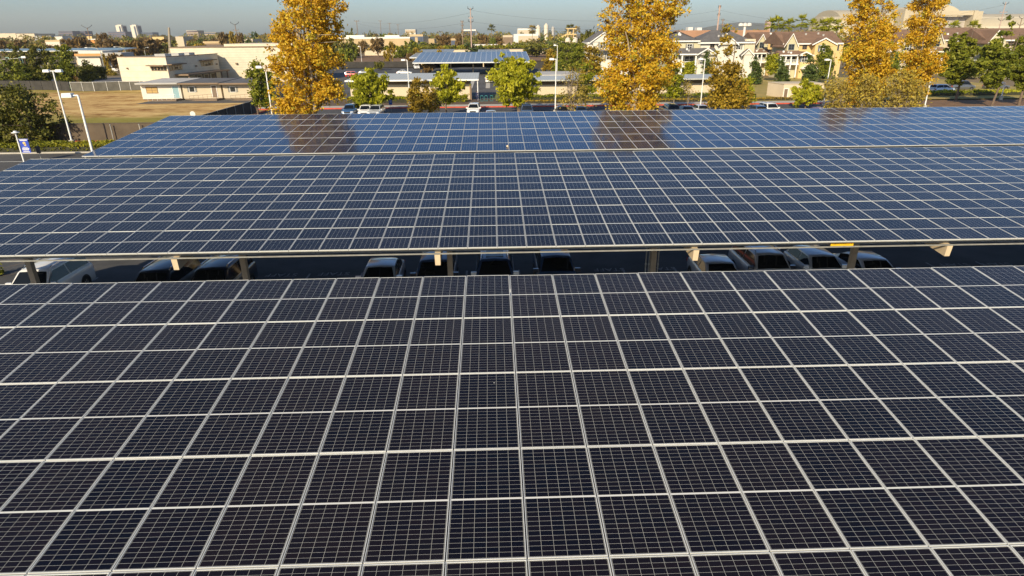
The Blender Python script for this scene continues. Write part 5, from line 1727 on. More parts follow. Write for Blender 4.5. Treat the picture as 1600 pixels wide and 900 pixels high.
townhouse_yellow(1183, 'yellow townhouse with a brown roof, nearer the grey roofed row', 186, 66, 64.5, 50, 118)
townhouse_yellow(1227, 'yellow townhouse with a brown roof and blue door beside the broad sycamore', 170, 86, 67.5, 49, 121)
townhouse_yellow(1358, 'cream townhouse roof between the two golden sycamores on the right', 190, 86, 66, 46, 112, wallm='stucco_pale')
townhouse_yellow(1455, 'cream townhouse with a brown roof behind the bushy pine', 182, 82, 62, 43, 114, wallm='stucco_pale')
townhouse_yellow(1545, 'cream townhouse at the right edge behind the pines', 165, 96, 62, 44, 116, wallm='stucco_pale')


def townhouse_left():
    c = House('townhouse', 'grey roofed white gabled house left of the tallest sycamore', 'townhouse', 190, 915, 'townhouses beyond the school')
    c.block('wall', 916, 66, 1000, 118, 'stucco_white', 1, 10, True)
    c.hip('roof', 918, 66, 1004, 44, 'roof_grey', .4, 12)
    c.gable_front('gable_roof', 924, 64, 962, 50, 'roof_grey', 'stucco_white', 0, 7)
    c.block('wall', 926, 66, 960, 118, 'stucco_white', .05, 2, True)
    c.block('bay', 916, 70, 926, 118, 'stucco_white', -.8, 1.6, True)
    c.window(938, 66, 946, 75, .05, 'trim_white', 'shutter_grey')
    c.window(930, 84, 938, 93, .05, 'trim_white', 'shutter_grey')
    c.window(948, 84, 956, 93, .05, 'trim_white', 'shutter_grey')
    c.block('porch_roof', 922, 78, 962, 80, 'roof_grey', -1.8, 1.8)


townhouse_left()

# ---- far solar carports
panel_mat('solar_far', False, .004, minor=.3, cell_a=(0.012, 0.022, 0.065), cell_b=(0.016, 0.028, 0.078))
lines_mat('panel_sky_sheen', (0.33, 0.36, 0.37), (0.42, 0.44, 0.44), 2.0, .12, .3, 'X')  # sky reflected at a grazing angle is put into this pale grey
PROTO_CARPORT = {}


def carport(label, l, r_, ybot, Y, depth, tilt, n_post=4, field='solar_far', nm='solar_carport'):
    xa, zb = P(l, ybot, Y); xb, _ = P(r_, ybot, Y)
    t = thing(nm, label, 'solar carport', (xa, Y, 0), 0, 'far solar carports')
    W_ = xb - xa
    rise = depth * math.tan(tilt)
    z0, z1 = (zb, zb + rise)
    mb, uvs = MB(), []
    nx, ny = max(2, int(W_ / 1.6)), max(2, int(depth / 2.0))
    for i in range(nx):
        for j in range(ny):
            x0, x1, f0, f1 = W_ * i / nx + .05, W_ * (i + 1) / nx - .05, j / ny + .012, (j + 1) / ny - .012
            mb.poly([(x0, depth * f0, z0 + rise * f0), (x1, depth * f0, z0 + rise * f0), (x1, depth * f1, z0 + rise * f1), (x0, depth * f1, z0 + rise * f1)])
            uvs += [(0, 0), (PW, 0), (PW, PL), (0, PL)]
    po = mb.build('panel_field', M[field], t, recalc=False)
    set_uv(po, uvs)
    d = .05
    MB().hexa([(-.1, -.1, z0 - .35), (W_ + .1, -.1, z0 - .35), (W_ + .1, depth + .1, z1 - .35), (-.1, depth + .1, z1 - .35)], [(-.1, -.1, z0 - d), (W_ + .1, -.1, z0 - d), (W_ + .1, depth + .1, z1 - d), (-.1, depth + .1, z1 - d)]).build('deck', M['alu'], t)
    for k in range(n_post):
        x = W_ * (k + .5) / n_post
        MB().box(x - .18, x + .18, depth * .42, depth * .42 + .36, 0, z0 + rise * .42 - .3).build('post', M['steel_cream'], t)
    return t


carport('blue solar carport nearest behind the school wings', 645, 829, 97.5, 196, 26, R(4.6), 5)
carport('pale solar carport behind the blue one on the left, sloping away', 640, 700, 89.5, 236, 42, R(2.3), 3, 'panel_sky_sheen')
carport('pale solar carport behind the blue one on the right, sloping away', 745, 800, 88.5, 232, 38, R(2.2), 3, 'panel_sky_sheen')
carport('long dark solar carport beyond the left boulevard', -30, 184, 80, 300, 16, R(2.5), 9)
sheet('rear_lot', -95, 40, 205, 246, .024, M['asphalt'])
for k in range(3):                                    # pale drive lines of the rear lot
    x, _ = P(741 + 22 * k, 110, 190)
    MB().box(x - .5, x + .5, 150, 196, .02, .05).build('kerb', M['concrete'])['kind'] = 'structure'
sheet('bare_field', -120, 66, 246, 400, .02, M['soil'])
for (l, r_, lab) in ((520, 648, 'dark low retaining wall across the rear lot left of the blue carport'), (824, 868, 'dark low retaining wall right of the blue carport')):
    x0_, y0_ = G(l, 106.5); x1_, _ = G(r_, 106.5)
    t = thing('retaining_wall', lab, 'wall', (x0_, y0_, 0))
    MB().box(0, x1_ - x0_, 0, .4, 0, 2.1).build('wall_body', M['screen_dark'], t)
    MB().box(-.05, x1_ - x0_ + .05, -.04, .44, 2.1, 2.2).build('coping', M['fence_wall'], t)
t = thing('garden_wall', 'long pale low wall before the olive hedge bank', 'wall', (-75, 398, 0))
MB().box(0, 138, 0, .4, 0, 2.6).build('wall_body', M['stucco_cream'], t)
MB().box(-.1, 138.1, -.05, .45, 2.6, 2.8).build('coping', M['stucco_pale'], t)

# ---- the store by the left road and the low roofs beyond
c = House('store_building', 'white store with an orange band by the left road', 'store', 236, 118)
c.block('wall', 121, 88, 157, 104, 'stucco_white', 0, 9, True)
c.block('fascia_band', 116, 84, 158, 88, 'stucco_tan', -1.2, 10)
mat('orange_paint', (0.62, 0.25, 0.06), .7, 0, .08, .5)
c.block('orange_stripe', 116, 84.6, 158, 86.6, 'orange_paint', -1.3, .09)
c.block('roof_screen', 122, 79.5, 160, 84, 'stucco_white', 3, 10)
c.block('side_wing', 157, 82.5, 190, 90, 'roof_flat', -2, 8)
t = thing('parasol', 'green and white round canopy in front of the white store', 'parasol', (*G(158, 104), 0))
MB().tube([(0, 0, 0), (0, 0, 2.2)], .05, 6).build('pole', M['white_metal'], t)
MB().lathe([(1.5, 1.5), (1.35, 2.1), (.9, 2.6), (.1, 2.9)], n=12).build('cover', mat('lime_paint', (.22, .55, .05), .6, 0, .1, 2), t, smooth=50)

# ================================================================== skyline
mat('tower_cream', (0.62, 0.56, 0.46), .8, 0, .06, .02)
mat('tower_glass', (0.07, 0.09, 0.13), .2, 0, .1, .02)
mat('office_plum', (0.13, 0.10, 0.12), .5, 0, .15, .02)
mat('office_blue', (0.08, 0.10, 0.15), .3, 0, .15, .02)
mat('office_tan', (0.42, 0.33, 0.22), .8, 0, .1, .02)
mat('terracotta', (0.36, 0.20, 0.12), .9, 0, .2, .1)
mat('roof_white', (0.70, 0.68, 0.63), .8, 0, .06, .05)


def far_building(nm, label, cat, Y, l, r_, top, m, depth=30, bands=0, band_m='tower_glass', roof=None, skew=0.0, base=80, group=None):
    c = House(nm, label, cat, Y, l, group)
    a, b, z0, z1 = c.rect(l, top, r_, base)
    z0 = 0
    b0 = MB()
    s = skew * (b - a)
    b0.hexa([(a, 0, z0), (b, s, z0), (b, depth + s, z0), (a, depth, z0)], [(a, 0, z1), (b, s, z1), (b, depth + s, z1), (a, depth, z1)])
    b0.build('wall', M[m], c.t)
    d = .06 * (z1 / max(1, bands + 1))
    for k in range(bands):
        zb = z1 * (k + .35) / bands
        zt_ = zb + z1 * .5 / bands
        e = .25
        lo = [(a + .02 * (b - a), -e, zb), (b - .02 * (b - a), s - e, zb), (b - .02 * (b - a), s - .05, zb), (a + .02 * (b - a), -.05, zb)]
        MB().hexa(lo, [(x, y, zt_) for x, y, z in lo]).build('window_band', M[band_m], c.t)
    if roof:
        MB().box(a - .3, b + .3, -.3 + min(0, s), depth + .3 + max(0, s), z1 + .01, z1 + max(.6, z1 * .03)).build('roof', M[roof], c.t)
    return c


def tower(label, l, r_, top, Y):
    c = House('office_tower', label, 'tower', Y, l, 'twin towers on the skyline')
    a, b, z0, z1 = c.rect(l, top, r_, 70)
    w = b - a
    lo = [(a, 0, 0), (a + w * .72, -6, 0), (b, 14, 0), (a + w * .3, 22, 0)]
    hi = [(x - w * .04, y, z1 * (.985 if i == 2 else 1)) for i, (x, y, z) in enumerate(lo)]
    MB().hexa(lo, hi).build('shaft', M['tower_cream'], c.t)
    for f0, f1 in ((.42, .62), (.80, .97)):
        if f0 < .72:
            g = [(a + w * f0, -6 * f0 / .72 - .6, z1 * .16), (a + w * f1, -6 * f1 / .72 - .6, z1 * .16), (a + w * f1, -6 * f1 / .72 + .2, z1 * .16), (a + w * f0, -6 * f0 / .72 + .2, z1 * .16)]
        else:
            u = lambda f: -6 + 20 * (f - .72) / .28
            g = [(a + w * f0 + .4, u(f0) - .6, z1 * .10), (a + w * f1 + .4, u(f1) - .6, z1 * .10), (a + w * f1, u(f1) + .4, z1 * .10), (a + w * f0, u(f0) + .4, z1 * .10)]
        MB().hexa(g, [(x - w * .035, y, z1 * .93) for x, y, z in g]).build('glass_stripe', M['tower_glass'], c.t)
    MB().box(a + w * .12, a + w * .6, 2, 14, z1, z1 + 2.0).build('roof_plant', M['tower_cream'], c.t)


tower('cream tower of the twin towers standing above plum offices, left one', 184, 198, 39.5, 2600)
tower('cream tower of the twin towers standing alone, right one', 207, 221, 39.5, 2600)
for (l, r_, top, m, bm_, nb, Y, lab, roof) in (
        (95, 115, 48.5, 'office_plum', 'tower_glass', 4, 2100, 'plum coloured office block, leftmost on the skyline', None),
        (118, 135, 48.5, 'office_plum', 'tower_glass', 4, 2150, 'plum coloured office block beside the far left pole', None),
        (172, 197, 49.5, 'office_plum', 'office_blue', 4, 2300, 'wide plum office block at the foot of the left twin tower', None),
        (224, 240, 50.5, 'office_blue', 'tower_glass', 3, 2200, 'blue glass office block right of the twin towers', None),
        (294, 311, 48, 'office_tan', 'office_plum', 4, 1900, 'tan office block with a cream roof on the skyline', 'tower_cream'),
        (320, 339, 50.5, 'office_tan', 'office_blue', 3, 2100, 'low tan and blue office block before the tall wall', None)):
    far_building('office_block', lab, 'office block', Y, l, r_, top, m, 40, nb, bm_, roof, .12)
far_building('long_hall', 'long cream hall on the far left skyline', 'hall', 1300, -10, 28, 52.2, 'stucco_cream', 60)
far_building('long_hall', 'second cream hall on the far left skyline', 'hall', 1280, 29, 57, 52.6, 'stucco_cream', 60)
far_building('long_hall', 'grey low hall right of the far left cream halls', 'hall', 1200, 56, 83, 56, 'roof_flat', 50)
far_building('shop_building', 'tan shop under the trees on the far left', 'shop', 560, 72, 95, 62.5, 'stucco_tan', 20, 1, 'tower_cream')
far_building('shop_building', 'orange and white shop among the trees on the left', 'shop', 520, 140, 157, 62, 'orange_paint', 20, 0, roof='roof_white')
far_building('shop_building', 'small yellow fronted shop on the left skyline', 'shop', 700, 138, 146, 56.5, 'stucco_yellow', 20)
far_building('shop_building', 'low white roofed shop before the plum offices', 'shop', 900, 88, 100, 57, 'stucco_white', 20)
far_building('apartment_block', 'yellowish low block behind the brown trees on the left', 'building', 640, 240, 258, 57.5, 'stucco_yellow', 20)
far_building('apartment_block', 'pale low block right of the leaning pole', 'building', 640, 276, 288, 57, 'stucco_pale', 20)
far_building('apartment_block', 'tan block behind the tall ribbed wall', 'building', 420, 318, 352, 64.5, 'stucco_tan', 20, 1, 'trim_brown')
far_building('apartment_block', 'pinkish block beside the first golden tree', 'building', 500, 380, 396, 61, 'stucco_pale', 20)

# tan warehouse
Y = 470
c = House('warehouse', 'long tan warehouse with rooftop units behind the first sycamore', 'warehouse', Y, 530)
a, b, z0, z1 = c.rect(528, 58.5, 641, 80)
MB().box(a, b, 0, 45, 0, z1).build('wall', M['stucco_tan'], c.t)
MB().box(a - .1, b + .1, -.25, -.01, z1 - .9, z1 + .25).build('parapet', M['roof_white'], c.t)
x2, z2 = c.p(661, 57, 0)
MB().box(b + .3, x2, .5, 40, 0, z2).build('side_block', M['office_blue'], c.t)
for f in (.08, .35, .65):
    xx = b + .3 + (x2 - b) * f
    MB().box(xx, xx + (x2 - b) * .2, .2, .49, .5, z2 - .5).build('window_strip', M['stucco_tan'] if f == .35 else M['tower_glass'], c.t)
for l, r_ in ((541, 569), (601, 624)):
    u, v, _, zz = c.rect(l, 55, r_, 58.5, 10)
    MB().box(u, v, 10, 16, z1 + .01, zz).build('roof_unit', M['roof_white'], c.t)
u, v, _, zz = c.rect(640, 54.5, 661, 57, 12)
MB().box(u, v, 12, 20, z2 + .01, zz + .3).build('roof_unit', M['stucco_tan'], c.t)
far_building('small_warehouse', 'small tan block right of the warehouse', 'building', 520, 661, 679, 60.5, 'stucco_tan', 20)
far_building('small_warehouse', 'small pale block with a dark front beside the two middle poles', 'building', 470, 705, 716, 60, 'stucco_tan', 15, 1, 'office_blue')
far_building('apartment_block', 'white block with red marks on the skyline behind the warehouse', 'building', 1400, 634, 650, 46, 'stucco_white', 30, 2, 'office_tan')
# industrial yard
far_building('factory_shed', 'long white factory shed in the middle distance', 'factory', 640, 806, 841, 53, 'roof_white', 40, 1, 'stucco_pale')
far_building('factory_shed', 'narrow white factory block left of the long shed', 'factory', 600, 803, 810, 53.5, 'roof_white', 20)
far_building('factory_shed', 'pale low factory block left in the industrial yard', 'factory', 560, 786, 801, 55, 'stucco_pale', 20, 1, 'trim_brown')
far_building('factory_shed', 'low white shed with a blue end before the hedge bank', 'factory', 450, 738, 778, 69.5, 'roof_white', 15, 0)
far_building('factory_shed', 'tan block below the cylindrical tanks', 'factory', 480, 861, 872, 64, 'stucco_tan', 15)
far_building('factory_shed', 'white trailer like shed before the tanks', 'factory', 430, 866, 886, 68.5, 'roof_white', 8, 0)
far_building('long_hall', 'white flat hall on the middle skyline', 'hall', 1500, 809, 830, 44.5, 'roof_white', 40, 1, 'stucco_pale')
far_building('long_hall', 'white hall left of the tallest pole on the skyline', 'hall', 1500, 722, 744, 46, 'roof_white', 40, 1, 'tower_glass')
far_building('long_hall', 'faint white block above the grey roofs, left', 'hall', 2200, 1074, 1081, 42.5, 'roof_white', 30)
far_building('long_hall', 'faint white block above the grey roofs, right', 'hall', 2200, 1088, 1095, 43, 'roof_white', 30)


def silo(label, px0, px1, top, Y, m='tower_cream', cone=True, base_px=75):
    xa, zt_ = P(px0, top, Y); xb, _ = P(px1, top, Y)
    r = (xb - xa) / 2
    t = thing('silo', label, 'silo', ((xa + xb) / 2, Y, 0), 0, 'silos and tanks of the industrial yard')
    MB().lathe([(r, 0), (r, zt_ - r * .5)], n=18).build('shell', M[m], t, smooth=40)
    MB().lathe([(r * 1.02, zt_ - r * .5), (r * .35, zt_ - .1), (r * .3, zt_ + (.6 if cone else 0))], n=18).build('cap', M[m], t, smooth=40)


silo('cream silo, left of the pair', 837, 844.5, 40, 650)
silo('tallest cream silo, right of the pair', 850, 857, 37.5, 650)
silo('slim grey silo with a pointed top right of the cream pair', 861.5, 866.5, 42, 660, 'roof_flat')
silo('low round cream tank, leftmost of the three', 873, 881.5, 59, 520, 'tower_cream', False)
silo('low round cream tank, middle of the three', 883, 892, 58.5, 520, 'tower_cream', False)
silo('low round cream tank, rightmost of the three', 893.5, 903, 58, 520, 'tower_cream', False)
t = thing('conveyor_tower', 'yellow steel conveyor tower above the round tanks', 'tower', (P(891, 60, 540)[0], 540, 0))
zt_ = P(891, 44, 540)[1]
for dx in (-2.2, 2.2):
    for dy in (-2, 2):
        MB().box(dx - .3, dx + .3, dy - .3, dy + .3, 0, zt_).build('leg', M['stucco_yellow'], t)
for z in (zt_ - .8, zt_ - 5, zt_ - 9):
    MB().box(-3.6, 4.6, -2.6, 2.6, z, z + .8).build('deck', M['stucco_yellow'], t)
MB().hexa([(-16, -1, zt_ - 12), (0, -1, zt_ - 4), (0, 1, zt_ - 4), (-16, 1, zt_ - 12)], [(-16, -1, zt_ - 10.5), (0, -1, zt_ - 2.5), (0, 1, zt_ - 2.5), (-16, 1, zt_ - 10.5)]).build('conveyor', M['stucco_yellow'], t)
t = thing('water_tower', 'white dish shaped mast head above the brown roofs', 'mast', (P(1163.5, 45, 420)[0], 420, 0))
zt_ = P(1163.5, 39, 420)[1]
MB().tube([(0, 0, 0), (0, 0, zt_)], .7, 8).build('mast', M['roof_white'], t)
for dx in (-2.6, 0, 2.6):
    MB().lathe([(.3, zt_ - 1.2), (1.5, zt_ - .6), (1.6, zt_ + .6), (.5, zt_ + 1.2)], dx, 0, 10).build('antenna_panel', M['roof_white'], t)
far_building('brick_tower', 'slim pink brick tower left of the palms', 'tower', 700, 1196, 1202, 33, 'pole_pink', 6, 0, roof='roof_white')
far_building('apartment_block', 'terracotta roofed row above the grey roofs', 'building', 520, 1060, 1130, 47.3, 'terracotta', 15)
far_building('apartment_block', 'terracotta roofed row beside the palms', 'building', 560, 1134, 1200, 47.0, 'terracotta', 15)

# great hangar
mat('hangar_pale', (0.50, 0.43, 0.30), .85, 0, .1, .01)
lines_mat('hangar_skin', (0.46, 0.40, 0.28), (0.60, 0.54, 0.40), 14.0, 1.3)
mat('hangar_door', (0.50, 0.46, 0.40), .85, 0, 0, .05, c2=(0.33, 0.29, 0.26))
Y = 1000
xh = P(1480, 40, Y)[0]
t = thing('airship_hangar', 'huge pale airship hangar with a ribbed barrel roof and tall doors', 'hangar', (xh, Y, 0))


def barrel(nm, l, r_, top, dy, depth, m, n=12, axis='x'):
    xa = P(l, 30, Y + dy)[0] - xh; xb = P(r_, 30, Y + dy)[0] - xh
    zt_ = P((l + r_) / 2, top, Y + dy)[1]
    mb = MB()
    pts = []
    for k in range(n + 1):
        a_ = PI * k / n
        pts.append((-math.cos(a_), math.sin(a_) ** .8))
    if axis == 'x':
        ring = [[(x, dy + depth / 2 + c_ * depth / 2, s_ * zt_) for c_, s_ in pts] for x in (xa, xb)]
    else:
        ring = [[((xa + xb) / 2 + c_ * (xb - xa) / 2, y, s_ * zt_) for c_, s_ in pts] for y in (dy, dy + depth)]
    loft(mb, ring)
    return mb.build(nm, M[m], t, smooth=30)


barrel('barrel_roof', 1322, 1424, 13.5, 20, 120, 'hangar_skin')
barrel('end_block', 1296, 1338, 25, 10, 60, 'hangar_pale')
barrel('barrel_roof', 1522, 1700, 20, 20, 120, 'hangar_skin')
barrel('end_arch', 1428, 1512, 7.5, 60, 160, 'hangar_pale', 16, 'y')
def hbox(nm, l, r_, top, bot, dy, depth, m, parent=None, ground=True):
    xa = P(l, 30, Y + dy)[0] - xh; xb = P(r_, 30, Y + dy)[0] - xh
    z1 = P((l + r_) / 2, top, Y + dy)[1]; z0 = 0 if ground else P((l + r_) / 2, bot, Y + dy)[1]
    return MB().box(xa, xb, dy, dy + depth, z0, z1).build(nm, M[m], parent or t)
hbox('door_post', 1520, 1526, 16, 0, 0, 22, 'hangar_pale')
hbox('door_post', 1412, 1419, 14, 0, 0, 22, 'hangar_pale')
hbox('door_beam', 1419.1, 1519.9, 17, 24, 2, 16, 'hangar_pale', None, False)
hbox('door_buttress', 1526.1, 1534, 17.5, 0, 12, 30, 'hangar_pale')
for k in range(4):
    l = 1444 + k * 18
    hbox('hangar_door', l, l + 17.5, 26, 0, 14 + 1.5 * (k % 2), 1.2, 'hangar_door')

# ================================================================== palms
def palm(px, top, Y, label, seed, r=2.6, nf=36, m='leaf_lime', group='fan palms behind the houses'):
    r *= 1.3
    x, zt_ = P(px, top - 1, Y)
    rn = random.Random(seed)
    t = thing('palm_tree', label, 'palm tree', (x, Y, 0), 0, group)
    zc = zt_ - r * .75
    MB().tube([(0, 0, 0), (rn.uniform(-.3, .3), 0, zc * .5), (0, 0, zc)], [.32, .22, .24], 8).build('trunk', M['bark_grey'], t, smooth=60)
    vs, fs, tint = [], [], []
    for k in range(nf):
        a = rn.uniform(0, 2 * PI); el = rn.uniform(-.75, 1.35)
        d = Vector((math.cos(a) * math.cos(el), math.sin(a) * math.cos(el), math.sin(el)))
        L = r * rn.uniform(.75, 1.1)
        side = d.cross(Vector((0, 0, 1))).normalized() if abs(d.z) < .98 else Vector((1, 0, 0))
        up = side.cross(d).normalized()
        stem_end = Vector((0, 0, zc)) + d * L * .5
        nb = 7
        for i in range(nb):                       # blades of the fan
            th = (i / (nb - 1) - .5) * 2.3
            bd = (d * math.cos(th) + side * math.sin(th)).normalized()
            tip = stem_end + bd * L * .55 * (1 - .18 * abs(th)) - Vector((0, 0, .16 * L * abs(math.cos(el))))
            w_ = up * .02 + side.cross(bd).cross(bd) * 0 + (side * math.cos(th) - d * math.sin(th)) * .11 * r / 2.4
            b = len(vs)
            mid = stem_end.lerp(tip, .5) + up * .04 * L
            vs += [tuple(stem_end), tuple(mid + w_), tuple(tip), tuple(mid - w_)]
            fs.append((b, b + 1, b + 2, b + 3)); tint.append(rn.uniform(.2, .9) * (.4 if el < -.4 else 1))
        b = len(vs)
        c0 = Vector((0, 0, zc)); w_ = side * .04
        vs += [tuple(c0 - w_), tuple(c0 + w_), tuple(stem_end + w_), tuple(stem_end - w_)]
        fs.append((b, b + 1, b + 2, b + 3)); tint.append(.3)
    me = bpy.data.meshes.new('crown'); me.from_pydata(vs, [], fs)
    at = me.attributes.new('tint', 'FLOAT', 'FACE'); at.data.foreach_set('value', tint)
    me.materials.append(M[m]); me.update()
    c = bpy.data.objects.new('crown', me); COL.objects.link(c); c.parent = t


for k, (px, top, Y, r) in enumerate(((1208, 29, 262, 2.5), (1218, 25, 258, 2.7), (1235, 30, 262, 2.5), (1255, 24, 258, 2.6), (1271, 31.5, 264, 2.4), (1288, 30, 250, 2.5), (1299, 28, 252, 2.7), (1311, 31, 262, 2.4))):
    palm(px, top, Y, ('fan palm at the left end of the row behind the brown roofs', 'second fan palm from the left, taller than its left neighbour', 'third fan palm from the left with a smaller crown', 'tallest fan palm standing alone in the row', 'short fan palm right of the tallest one',
                      'fan palm left of the tight cluster by the sycamore', 'tallest fan palm of the tight cluster by the sycamore', 'fan palm touching the broad sycamore')[k], 200 + k, r)
palm(1492, 34, 300, 'small fan palm in front of the hangar doors', 210, 3.0)
palm(1523, 33, 300, 'small fan palm at the right post of the hangar doors', 211, 3.0)
palm(768, 39, 600, 'fan palm on the skyline right of the tallest pole', 212, 3.4, m='leaf_dark')
palm(832, 40, 560, 'fan palm left of the cream silos', 213, 3.6, m='leaf_olivegold')
palm(888, 40, 560, 'dark fan palm left of the three behind the tanks', 214, 3.0, m='leaf_dark')
palm(894, 38.5, 600, 'dark fan palm middle of the three behind the tanks', 215, 3.2, m='leaf_dark')
palm(901, 41, 560, 'tan fan palm right of the three behind the tanks', 216, 3.2, m='leaf_olivegold')
palm(1136, 39, 400, 'ragged palm above the grey roofs', 217, 2.0, m='leaf_olivegold')

# ================================================================== far trees
def far_proto(seed, m, squash=1.0, n=900):
    nr = np.random.default_rng(seed)
    blobs = [(nr.uniform(-.35, .35), nr.uniform(-.35, .35), nr.uniform(.22, .80), nr.uniform(.32, .52), nr.uniform(.32, .52), nr.uniform(.22, .34) * squash) for _ in range(6)]
    p, ct, _ = clump_points(blobs, n, nr, .13, 20, .4)
    p[:, 2] = np.maximum(p[:, 2], .06)
    me = leaves_mesh('crown', p, .5 + ct + nr.normal(0, .15, n), .13, nr, m)
    tb = MB().tube([(0, 0, 0), (.02, 0, .6)], [.045, .025], 6)
    for k in range(4):
        a = nr.uniform(0, 2 * PI)
        tb.tube([(0.01, 0, .35), (.3 * math.cos(a), .3 * math.sin(a), .7)], [.02, .008], 5)
    return me, tb


FAR = []
for k, (m, sq) in enumerate((('leaf_dark', 1), ('leaf_green', 1.1), ('leaf_brown', 1), ('leaf_olivegold', 1.1), ('leaf_dark', .8), ('leaf_green', .9), ('leaf_conifer', 1.2))):
    me, tb = far_proto(300 + k, M[m], sq)
    tr = tb.build('trunk', M['bark'], None)
    FAR.append((me, tr.data))
    bpy.data.objects.remove(tr)
FAR_NAMES = dict(d='dark', g='green', b='brown', o='golden olive')
FAR_IDX = dict(d=(0, 4, 6), g=(1, 5), b=(2,), o=(3,))


def far_tree(px, top, Y, w, kind, label, group, seed):
    rn = random.Random(seed)
    x, zt_ = P(px, top, Y)
    if zt_ < 2: return
    me, tm = FAR[rn.choice(FAR_IDX[kind])]
    t = thing('distant_tree', label, 'tree', (x, Y, 0), rn.uniform(0, 6.28), group)
    sc = (w * Y / FPX) / 1.25
    t.scale = (sc, sc, zt_ / 1.08)
    for nm, d in (('crown', me), ('trunk', tm)):
        o = bpy.data.objects.new(nm, d); COL.objects.link(o); o.parent = t


# single trees one can tell apart
for k, (px, top, Y, w, kind, lab) in enumerate((
        (596, 44.5, 640, 17, 'g', 'round dark green tree above the warehouse roof, biggest of that line'),
        (617, 45, 700, 8, 'd', 'dark tree above the right part of the warehouse roof'),
        (633, 46, 700, 7, 'd', 'small dark tree right of the warehouse roof units'),
        (577, 47, 760, 8, 'd', 'dark tree at the left of the warehouse roof line'),
        (545, 43, 620, 12, 'd', 'dark tree touching the first sycamore above the warehouse'),
        (550, 60, 380, 14, 'g', 'green grey tree in front of the warehouse, left'),
        (566, 62, 380, 10, 'b', 'brown grey tree in front of the warehouse, second'),
        (589, 58, 370, 20, 'b', 'brown tree in front of the middle of the warehouse'),
        (612, 62, 375, 12, 'o', 'gold tinged tree in front of the warehouse, right'),
        (634, 70, 380, 13, 'o', 'low golden olive tree before the warehouse corner'),
        (664, 70, 390, 26, 'd', 'wide dark bush before the warehouse side'),
        (692, 53, 480, 22, 'b', 'wide brown bare tree right of the warehouse'),
        (686, 70, 400, 14, 'o', 'yellow autumn tree below the brown bare tree'),
        (701, 66, 430, 14, 'g', 'green tree below the brown bare tree'),
        (716, 52, 440, 10, 'b', 'brown tree beside the shorter middle pole'),
        (591, 90, 232, 15, 'd', 'lone grey green tree in the rear lot'),
        (928, 29, 330, 34, 'd', 'big round dark tree above the white gabled house'),
        (754, 53, 520, 18, 'b', 'reddish brown tree right of the tallest pole'),
        (770, 53, 520, 14, 'g', 'green tree below the skyline palm'),
        (779, 56, 520, 16, 'b', 'brown tree left of the pale factory block'),
        (797, 63, 440, 14, 'g', 'green tree before the narrow white factory block'),
        (811, 64, 430, 14, 'g', 'green tree before the long white shed, left'),
        (824, 60, 430, 20, 'd', 'greyish tree before the long white shed, middle'),
        (842, 58, 430, 16, 'd', 'grey green tree at the foot of the silos, left'),
        (853, 56, 440, 14, 'd', 'grey green tree at the foot of the silos, right'),
        (880, 61, 450, 14, 'd', 'dark shrub like tree before the left tank'),
        (362, 45, 400, 14, 'o', 'gold tinged tree beside the V crossarm pole, right'),
        (348, 49, 420, 16, 'b', 'thin brown tree left of the V crossarm pole'),
        (374, 50, 430, 10, 'b', 'thin brown tree right of the V crossarm pole'),
        (391, 50, 480, 16, 'd', 'dark tree left of the first sycamore on the skyline'),
        (398, 57, 380, 18, 'g', 'bright green round tree left of the first sycamore'),
        (160, 50, 420, 20, 'b', 'spiky rust brown tree before the plum offices'),
        (118, 57, 380, 34, 'b', 'golden brown tree below the plum offices'),
        (173, 60, 360, 28, 'b', 'brown bare tree left of the leaning pole'),
        (208, 62, 350, 34, 'b', 'wide brown bare tree below the twin towers'),
        (235, 58, 380, 34, 'b', 'brown tree between the twin towers and the leaning pole'),
        (178, 82, 230, 18, 'b', 'reddish bare tree beside the white store'),
        (161, 80, 228, 8, 'o', 'small olive tree at the store corner'))):
    far_tree(px, top, Y, w, kind, lab, 'trees told apart in the distance', 400 + k)
